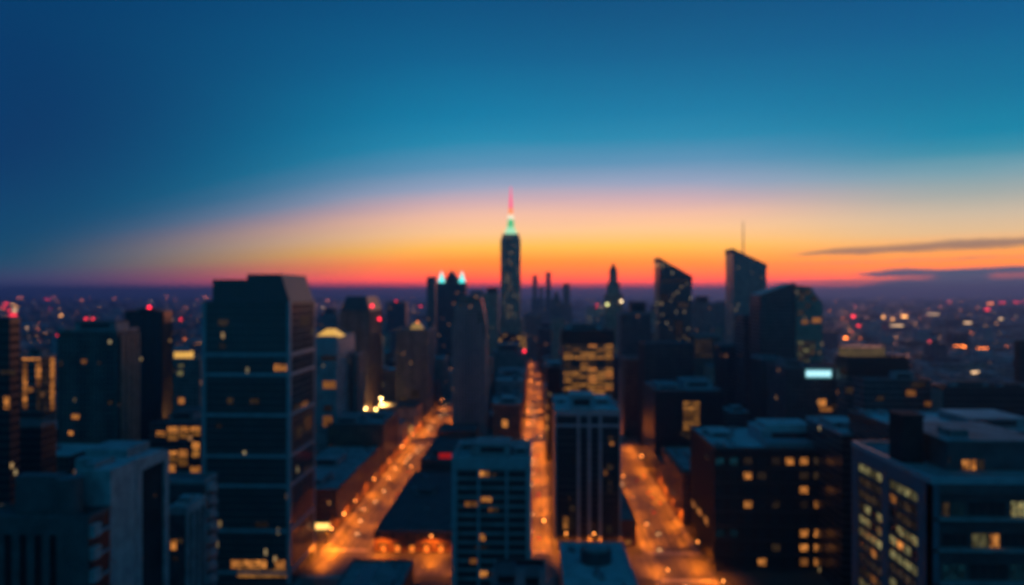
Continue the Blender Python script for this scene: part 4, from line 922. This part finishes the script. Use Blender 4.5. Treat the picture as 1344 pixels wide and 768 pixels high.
# lights sprinkled over the far city; larger signs where the photograph shows them
lt = MB()
MI = {'r': 0, 'a': 1, 'o': 2, 'p': 3}
def farlight(px, py, c, w=1., h=1., zl=22):
    d = (H - zl) * F / (py - CY); X = wx(px, d); k = d / F
    lt.box(X - w * k / 2, X + w * k / 2, d, d + .5 * k, zl - h * k / 2, zl + h * k / 2, MI[c])
    lt.box(X - .1 * k, X + .1 * k, d + .5 * k, d + .7 * k, 0, zl, 4)
for L in ((8, 399, 'r', 5, 2.5), (4, 404, 'r', 3, 2), (17, 401, 'a', 5, 3), (22, 404, 'a', 4, 3), (19, 408, 'p', 6, 3), (12, 408, 'r', 3, 2), (17, 414, 'r', 10, 2.2), (26, 391, 'o', 8, 1.5), (62, 393, 'r', 6, 2), (70, 389.5, 'o', 7, 1.6), (107, 394, 'o', 2, 1.5), (80, 415, 'a', 4, 2), (113, 419, 'r', 3.5, 2), (122, 419, 'r', 3, 2),
          (237, 420, 'r', 2.2, 2.2), (270, 390.5, 'o', 6, 1.5), (263, 402, 'r', 2, 2), (219, 390, 'o', 4, 1.5), (150, 392, 'o', 3, 1.3), (198, 396, 'p', 3, 1), (35, 431, 'p', 3, 1.2), (1120, 415, 'r', 4, 3), (1127, 427, 'r', 4, 1.4), (1137, 427, 'r', 6, 1.8), (1146, 426, 'r', 3, 2), (1110, 443, 'o', 5, 2.4), (1158, 416, 'a', 6, 2.4), (1172, 419, 'a', 3, 2),
          (1187, 415, 'a', 7, 2.6), (1177, 427, 'p', 16, 1.8), (1214, 398, 'r', 3.6, 2), (1234, 396.5, 'r', 3, 2), (1232, 397, 'o', 4, 2), (1246, 396, 'r', 4, 1), (1296, 406, 'r', 6, 2), (1300, 398, 'o', 8, 1.2), (1315, 397, 'r', 9, 1), (1310, 401, 'r', 6, 1), (1334, 397, 'r', 6, 2), (1342, 397, 'r', 5, 2), (1220, 448, 'r', 2.4, 2.4), (1266, 454, 'o', 3, 2), (1278, 459, 'o', 4, 2.6),
          (1290, 456, 'o', 14, .6), (1258, 453, 'o', 12, .6), (1314, 418, 'p', 5, 1.6), (1270, 423, 'p', 9, 1.8), (1280, 487, 'p', 9, 2.4), (1225, 412, 'p', 14, 1), (777, 422, 'o', 3.5, 3), (858, 413, 'r', 2.8, 2.8), (938, 418, 'r', 2.6, 2.6), (783, 400, 'r', 3, 1), (790, 403, 'p', 3, 1), (868, 400, 'r', 2, 2), (552, 402, 'r', 3, 1.4), (548, 423, 'o', 2, 1.4), (1100, 395, 'o', 5, 1), (430, 395, 'o', 3, 1.2), (436, 398, 'r', 3, 1.2), (424, 404, 'p', 3, 1), (512, 444, 'o', 3, 2)): farlight(*L)
for i in range(1300):
    py = 387.5 + 66 * q.random() ** 1.9; px = q.uniform(-20, 1364)
    if py > 412 and 300 < px < 1050: continue
    s = q.uniform(.3, 1.) ** 1.5; farlight(px, py, q.choice('roooaaaapppp'), s * 1.3, s * q.uniform(.5, 1), q.uniform(9, 20))
tag(lt.build('far_city_lights', ['far_red', 'far_amber', 'far_orange', 'far_pale', 'black']), 'red and amber signs and lamps scattered over the far city', 'city lights', None, 'stuff')

# ================================================================== STREET LAMPS AND CARS
def make_lamp(globe):
    r = thing('street_lamp', '', 'street lamp', (0, 0, 0), 'street lamps along the avenues')
    b = MB(); b.cyl(0, 0, .16, .09, .15, 10.9, 8); b.cyl(0, 0, .28, .22, 0, .9, 8); b.build('pole', 'dark', r)
    b = MB(); b.box(-.07, 3.3, -.06, .06, 10.8, 10.94); h = b.build('arm', 'dark', r)
    b = MB(); b.frus(2.6, 3.9, -.4, .4, 10.65, 2.9, 3.6, -.2, .2, 10.92); b.build('lamp_head', 'steel', r)
    if globe: MB().ball(3.25, 0, 11.2, .5).build('lamp_globe', 'bulb', r)
    L = bpy.data.lights.new('lamp_light', 'SPOT'); L.energy = LAMP_W; L.color = (1, .2, .006); L.spot_size = R(144); L.spot_blend = .5; L.shadow_soft_size = .35
    o = bpy.data.objects.new('lamp_light', L); COL.objects.link(o); o.parent = r; o.location = (3.25, 0, 10.5)
    return r
LAMP_W = 34000
lamp = make_lamp(True); index_kids(lamp); dull = make_lamp(False); index_kids(dull); LAMP_W = 15000; weak = make_lamp(False); index_kids(weak)
first = True; NAMES = ['left', 'middle', 'right']
spots = []
for ai, (a, b_) in enumerate(AVE):
    y = 448 + ai * 7
    while y < 2500:
        if not any(u - 1 < y < v + 1 for u, v in XST):
            for sd, x, rot in (('left', a + 1.2, 0), ('right', b_ - 1.2, math.pi)):
                spots.append((x, y + (12 if sd == 'right' else 0), rot, f'orange street lamp on the {sd} kerb of the {NAMES[ai]} avenue'))
        y += 30 if y < 900 else 60
for k in range(6): spots.append((-88 + k * 14.5, 407 if k % 2 else 439, R(90) if k % 2 else R(-90), 'orange street lamp on the crossing street before the brick arcade'))
for k in range(3): spots.append((18 + k * 16, 446, R(-90), 'orange street lamp on the crossing street before the black tower'))
for k in range(4): spots.append((-132 - k * 24, 770 if k % 2 else 797, R(90) if k % 2 else R(-90), 'street lamp on the side street leading to the floodlit hall'))
for y in (340, 372, 402, 430): spots.append((AVE[2][1] - 1.2, y, math.pi, 'orange street lamp on the right kerb of the right avenue')); 
for y in (352, 386, 420): spots.append((AVE[2][0] + 1.2, y, 0, 'orange street lamp on the left kerb of the right avenue'))
for y in (410, 432): spots.append((AVE[0][0] + 1.2, y + 20, 0, 'orange street lamp on the left kerb of the left avenue'))
LSKIP = {9,17,18,21,23,26,31,33,34,35,36,37,38,39,40,41,42,43,44,45,46,47,48,49,50,51,52,53,54,55,56,57,58,59,60,61,62,63,64,65,66,67,68,69,70,71,72,73,74,75,76,77,78,79,80,81,82,84,86,88,90,92,94,96,98,107,125,129,131,133,135,136,137,138,139,140,141,142,143,144,145,146,147,148,149,150,151,152,153,154,155,156,157,158,159,170,172,174,176,178,180,181,182,183,184,185,186,187,188,189,190,191,192,193,194,195,196,197,198,199,200,201,202,203,204,205,206,207,208,209,210,211,212,213,214,215,216,217,218,219,220,221,222,223,224,225,226,227,228,229,230,231,232,233,234,235,236,237,242,243,248,249,250,251,255}; lused = set()
i = 0
for k, (x, y, rot, lb) in enumerate(spots):
    if k in LSKIP and y > 1000: continue
    src = lamp if k % 4 == 0 or k % 9 == 2 else weak if k % 5 < 2 else dull
    o = src if src not in lused else copy_tree(src); lused.add(src)
    lb = lb.replace('street lamp', 'street lamp with a bright globe' if src == lamp else 'hooded street lamp') if 'crossing' not in lb else ('bright globe ' if src == lamp else 'hooded ') + lb
    o.location = (x, y, .15); o.rotation_euler.z = rot; o['label'] = lb; o['sid'] = k

def make_car(name, lb, paint):
    r = thing(name, lb, 'car', (0, 0, 0), 'cars on the avenues')
    b = MB()
    b.yprism([(-2.2, .35), (2.2, .35), (2.25, .75), (1.9, .92), (-2.1, .98), (-2.25, .7)], -.88, .88); b.build('body', surf(name + '_paint', paint, .3, .1, 1., .2), r)
    MB().frus(-1.6, 1.1, -.82, .82, .955, -1.1, .4, -.66, .66, 1.45).build('cabin', 'clear', r)
    for x in (-1.35, 1.35):
        for s in (-1, 1):
            b = MB(); n = 12; y0, y1 = (s * .9, s * .68) if s > 0 else (-.68, -.9)
            b.yprism([(x + .33 * math.cos(2 * math.pi * k / n), .33 + .33 * math.sin(2 * math.pi * k / n)) for k in range(n)], min(y0, y1), max(y0, y1)); b.build('wheel', 'black', r)
    for s in (-.6, .6):
        MB().box(2.2, 2.32, s - .28, s + .28, .6, .84).build('headlight', 'bulb_white', r)
        MB().box(-2.34, -2.2, s - .24, s + .24, .66, .88).build('taillight', 'tail', r)
    return r
cars = [('pale_car', 'pale', (.5, .5, .5)), ('dark_car', 'dark', (.03, .03, .035)), ('red_car', 'red', (.3, .03, .025)), ('blue_car', 'blue', (.04, .08, .2))]
protos = []
for nm, cn, pc in cars:
    p = make_car(nm, '', pc); index_kids(p); protos.append((p, cn))
used = set(); CSKIP = {64,74,76,30,67,77,32,65,66,68,69,70,71,72,73,75}
q = random.Random(5); k = 0
for ai, (a, b_) in enumerate(AVE):
    y = 452.
    if ai == 2: y = 372.
    while y < 1050:
        y += q.uniform(9, 30)
        w = b_ - a - 7.2; lane = q.randrange(int(w // 4.2)); x = a + 3.6 + 2.4 + lane * 4.2
        if x > b_ - 5: continue
        if any(abs(y - (u + v) / 2) < (v - u) / 2 + 8 for u, v in XST): continue
        k += 1; ci = q.randrange(4)
        if k in CSKIP: continue
        toward = lane < (w // 4.2) / 2
        p, cn = protos[ci]
        o = p if ci not in used else copy_tree(p); used.add(ci)
        o.location = (x, y, .02); o.rotation_euler.z = R(-90) if toward else R(90)
        o['label'] = f"{cn} car {'driving toward the viewer with headlights on' if toward else 'driving away with red taillights'} in the {NAMES[ai]} avenue"; o['sid'] = k
# bright floodlights on the plaza past the left avenue
for nm, (px, py, s) in enumerate(((486, 540, 1.3), (500, 523, 1.1), (494, 537, 1.2), (502, 543, 1.0), (480, 536, .9))):
    d = 836.; X = wx(px, d); z = wz(py, X, d)
    r = thing('floodlight_mast', ('tall', 'topmost white', 'middle', 'lower right', 'leftmost small')[nm] + ' floodlight mast blazing on the plaza beside the floodlit hall', 'floodlight', (X, d, 0), 'plaza floodlights')
    b = MB(); b.cyl(X, d, .4, .2, 0, z - .9 * s, 8); b.build('mast', 'dark', r)
    b = MB(); b.box(X - s, X + s, d - .5, d + .3, z - .8 * s, z + .8 * s); b.build('lamp_panel', 'flood', r)
    L = bpy.data.lights.new('flood_light', 'SPOT'); L.energy = 420000; L.color = (1, .5, .12); L.spot_size = R(150); L.spot_blend = .5; L.shadow_soft_size = .5
    o = bpy.data.objects.new('flood_light', L); COL.objects.link(o); o.parent = r; o.location = (0, -.8, z - .9 * s)

# ================================================================== HAZE
HAZE = 1.1e-4
m = bpy.data.materials.new('dusk_haze'); m.use_nodes = True; t = NT(m.node_tree); t.n.clear()
out = t.new('ShaderNodeOutputMaterial'); pvn = t.new('ShaderNodeVolumePrincipled')
pvn.inputs['Color'].default_value = (.25, .43, .9, 1); pvn.inputs['Density'].default_value = HAZE; pvn.inputs['Anisotropy'].default_value = .55
t.l.new(pvn.outputs[0], out.inputs['Volume'])
hz = MB().box(-41000, 41000, -950, 46500, -1, 368).build('haze', m)
hz['kind'] = 'stuff'; hz['label'] = 'blue violet evening haze over the whole city'; hz['category'] = 'haze'

# ================================================================== SKY
def lin(c):
    f = lambda v: v / 12.92 if v <= .04045 else ((v + .055) / 1.055) ** 2.4
    return tuple(f(v / 255) for v in c)
w = bpy.data.worlds.new('World'); sc.world = w; w.use_nodes = True
t = NT(w.node_tree); t.n.clear()
out = t.new('ShaderNodeOutputWorld'); bg = t.new('ShaderNodeBackground'); t.l.new(bg.outputs[0], out.inputs[0])
tc = t.new('ShaderNodeTexCoord'); sx, sy, sz = t.sep(tc.outputs['Generated'])
DEG = 57.29578
el = t.m('MULTIPLY', t.m('ARCSINE', sz), DEG)
az = t.m('MULTIPLY', t.m('ARCTAN2', sx, sy), DEG)
warp = t.noise(t.xyz(t.m('MULTIPLY', az, .05), t.m('MULTIPLY', el, .35), 3.), 1., 4)
west = t.m('POWER', t.m('DIVIDE', t.m('MAXIMUM', t.m('MULTIPLY', az, -1.), 0.), 31.), 2.4)
el2 = t.m('MULTIPLY', el, t.m('ADD', 1., t.m('MULTIPLY', t.m('MULTIPLY', t.m('MINIMUM', west, 1.4), 1.05), t.step(el, 19., 5.))))
elw = t.m('ADD', el2, t.m('MULTIPLY', t.m('SUBTRACT', warp, .5), .7))
def ramp(stops):
    n = t.new('ShaderNodeValToRGB'); cr = n.color_ramp; cr.interpolation = 'EASE' if 0 else 'LINEAR'
    # elevation -4..46 degrees -> 0..1 through a square root so that the horizon gets most of the stops
    pos = t.m('SQRT', t.m('DIVIDE', t.m('ADD', elw, .6), 60., clamp=True))
    t.l.new(pos, n.inputs[0])
    while len(cr.elements) > 1: cr.elements.remove(cr.elements[-1])
    for i, (e, c, k) in enumerate(stops):
        p = math.sqrt(min(1, max(0, (e + .6) / 60)))
        x = cr.elements[0] if i == 0 else cr.elements.new(p)
        k *= min(5.0, math.exp(.9 * HAZE * min(45000, 235 / math.sin(R(max(e, .2))))))
        x.position = p; l = lin(c); x.color = (l[0] * k, l[1] * k, l[2] * k, 1)
    return n.outputs[0]
centre = ramp([(-.6, (40, 45, 80), 1), (0, (165, 50, 60), 1), (.45, (245, 62, 40), 1.1), (.95, (255, 74, 4), 1.3), (1.6, (255, 104, 0), 1.3), (2.3, (255, 132, 0), 1.2), (3.4, (255, 182, 60), 1.1), (4.6, (255, 198, 138), 1), (5.8, (242, 188, 160), 1), (6.8, (206, 172, 176), 1),
               (7.9, (150, 162, 188), 1), (9.5, (88, 145, 180), 1), (11.2, (25, 135, 172), 1), (13.1, (0, 122, 163), 1), (16.8, (0, 98, 143), 1), (21, (0, 78, 124), 1), (30, (0, 62, 112), 1), (59, (0, 80, 128), 1)])
left = ramp([(-.6, (25, 42, 75), 1), (0, (36, 54, 92), 1), (.6, (55, 66, 104), 1), (1.6, (70, 74, 105), 1), (2.6, (60, 80, 108), 1), (4, (36, 82, 108), 1), (6, (8, 79, 108), 1), (9, (0, 74, 110), 1), (14, (0, 66, 108), 1), (19, (0, 56, 102), 1), (30, (0, 54, 102), 1), (59, (0, 80, 128), 1)])
right = ramp([(-.6, (40, 60, 90), 1), (0, (95, 85, 105), 1), (.5, (190, 88, 70), 1), (1.1, (250, 100, 20), 1.1), (1.9, (255, 132, 18), 1.15), (2.7, (252, 165, 66), 1), (3.8, (226, 186, 135), 1), (5, (205, 184, 155), 1), (6.3, (165, 170, 162), 1), (7.8, (115, 158, 170), 1), (9, (50, 140, 165), 1), (10, (0, 130, 163), 1), (13, (0, 112, 152), 1), (17, (0, 92, 140), 1), (21, (0, 74, 124), 1), (30, (0, 58, 108), 1), (59, (0, 80, 128), 1)])
col = t.mix(t.step(az, -36., -3.), left, centre)
col = t.mix(t.step(az, 9., 30.), col, right)
# the far side of the sky, away from the sunset, is already night blue
back = t.step(sy, .45, -.35)
col = t.mix(back, col, c4(lin((14, 94, 126))))
# thin cloud bars low on the right
wob = t.noise(t.xyz(t.m('MULTIPLY', az, .3), t.m('MULTIPLY', el, 2.), 0.), 1., 6, .65)
elc = t.m('ADD', el, t.m('MULTIPLY', t.m('SUBTRACT', wob, .5), .6))
def bar(e0, slope, azr, half, az0, az1, soft=.5):
    c = t.m('ADD', e0, t.m('MULTIPLY', slope, t.m('SUBTRACT', az, azr)))
    grow = t.step(az, az0, az1)
    hw = t.m('ADD', .02, t.m('MULTIPLY', grow, half))
    v = t.m('DIVIDE', t.m('ABSOLUTE', t.m('SUBTRACT', elc, c)), hw)
    return t.m('MULTIPLY', t.m('MULTIPLY', t.step(v, 1.5, soft), t.step(az, az0, az0 + (az1 - az0) * .6)), t.step(az, 62., 45.))
c1 = t.m('MULTIPLY', bar(2.72, .035, 19, .3, 16.5, 24., .2), .72)
col = t.mix(c1, col, c4(lin((120, 108, 108))))
for e0, sl, azr, hf, a0, a1, k in ((1.3, .012, 26, .24, 21.5, 25, 1.), (.4, .02, 28, .78, 20.5, 27., 1.), (2.0, .02, 20, .06, 13., 22, .35), (.75, .0, 20, .08, 14, 20, .5)):
    if k: col = t.mix(t.m('MULTIPLY', bar(e0, sl, azr, hf, a0, a1, .3), k), col, c4(lin((84, 106, 132))))
blk = t.m('MULTIPLY', bar(.95, 0., 28, .55, 26.2, 28.6, .6), t.step(az, 30.6, 29.8))
col = t.mix(t.m('MULTIPLY', blk, .95), col, c4(lin((84, 106, 132))))
sky = t.new('ShaderNodeTexSky', sky_type='NISHITA'); sky.sun_disc = False
SUN_EL, SUN_AZ = R(.8), R(9)
sky.sun_elevation = SUN_EL; sky.sun_rotation = SUN_AZ; sky.altitude = 150; sky.dust_density = 1.5; sky.ozone_density = 2
t.l.new(t.mix(1., col, t.mix(1., sky.outputs[0], (.004, .004, .005, 1), 'MULTIPLY'), 'ADD'), bg.inputs[0])
bg.inputs[1].default_value = 1.0
w.cycles.sampling_method = 'MANUAL'; w.cycles.sample_map_resolution = 1024

S = bpy.data.lights.new('sun', 'SUN'); S.energy = .6; S.angle = R(6); S.color = (1, .36, .2)
so = bpy.data.objects.new('sun', S); COL.objects.link(so)
from mathutils import Vector
dirv = Vector((math.sin(R(24)) * math.cos(R(2.5)), math.cos(R(24)) * math.cos(R(2.5)), math.sin(R(2.5))))
so.rotation_euler = dirv.to_track_quat('Z', 'Y').to_euler(); so.location = (0, 3000, 900)

# ================================================================== CAMERA
cam = bpy.data.cameras.new('camera'); co = bpy.data.objects.new('camera', cam); COL.objects.link(co)
co.location = (0, 0, H); co.rotation_euler = (R(90), 0, TH)
cam.sensor_width = 36; cam.lens = 36 * F / 1344; cam.clip_start = .5; cam.clip_end = 120000
cam.dof.use_dof = True; cam.dof.focus_distance = 2.5; cam.dof.aperture_fstop = 27e-3 / (2.5 * 7.4 / F); cam.dof.aperture_blades = 0
sc.camera = co
sc.view_settings.view_transform = 'Standard'; sc.view_settings.look = 'None'; sc.view_settings.exposure = 0; sc.view_settings.gamma = 1
cy = sc.cycles
cy.max_bounces = 5; cy.diffuse_bounces = 2; cy.glossy_bounces = 3; cy.volume_bounces = 0; cy.transmission_bounces = 2
cy.sample_clamp_indirect = 4; cy.sample_clamp_direct = 0; cy.use_denoising = True; cy.caustics_reflective = False; cy.caustics_refractive = False
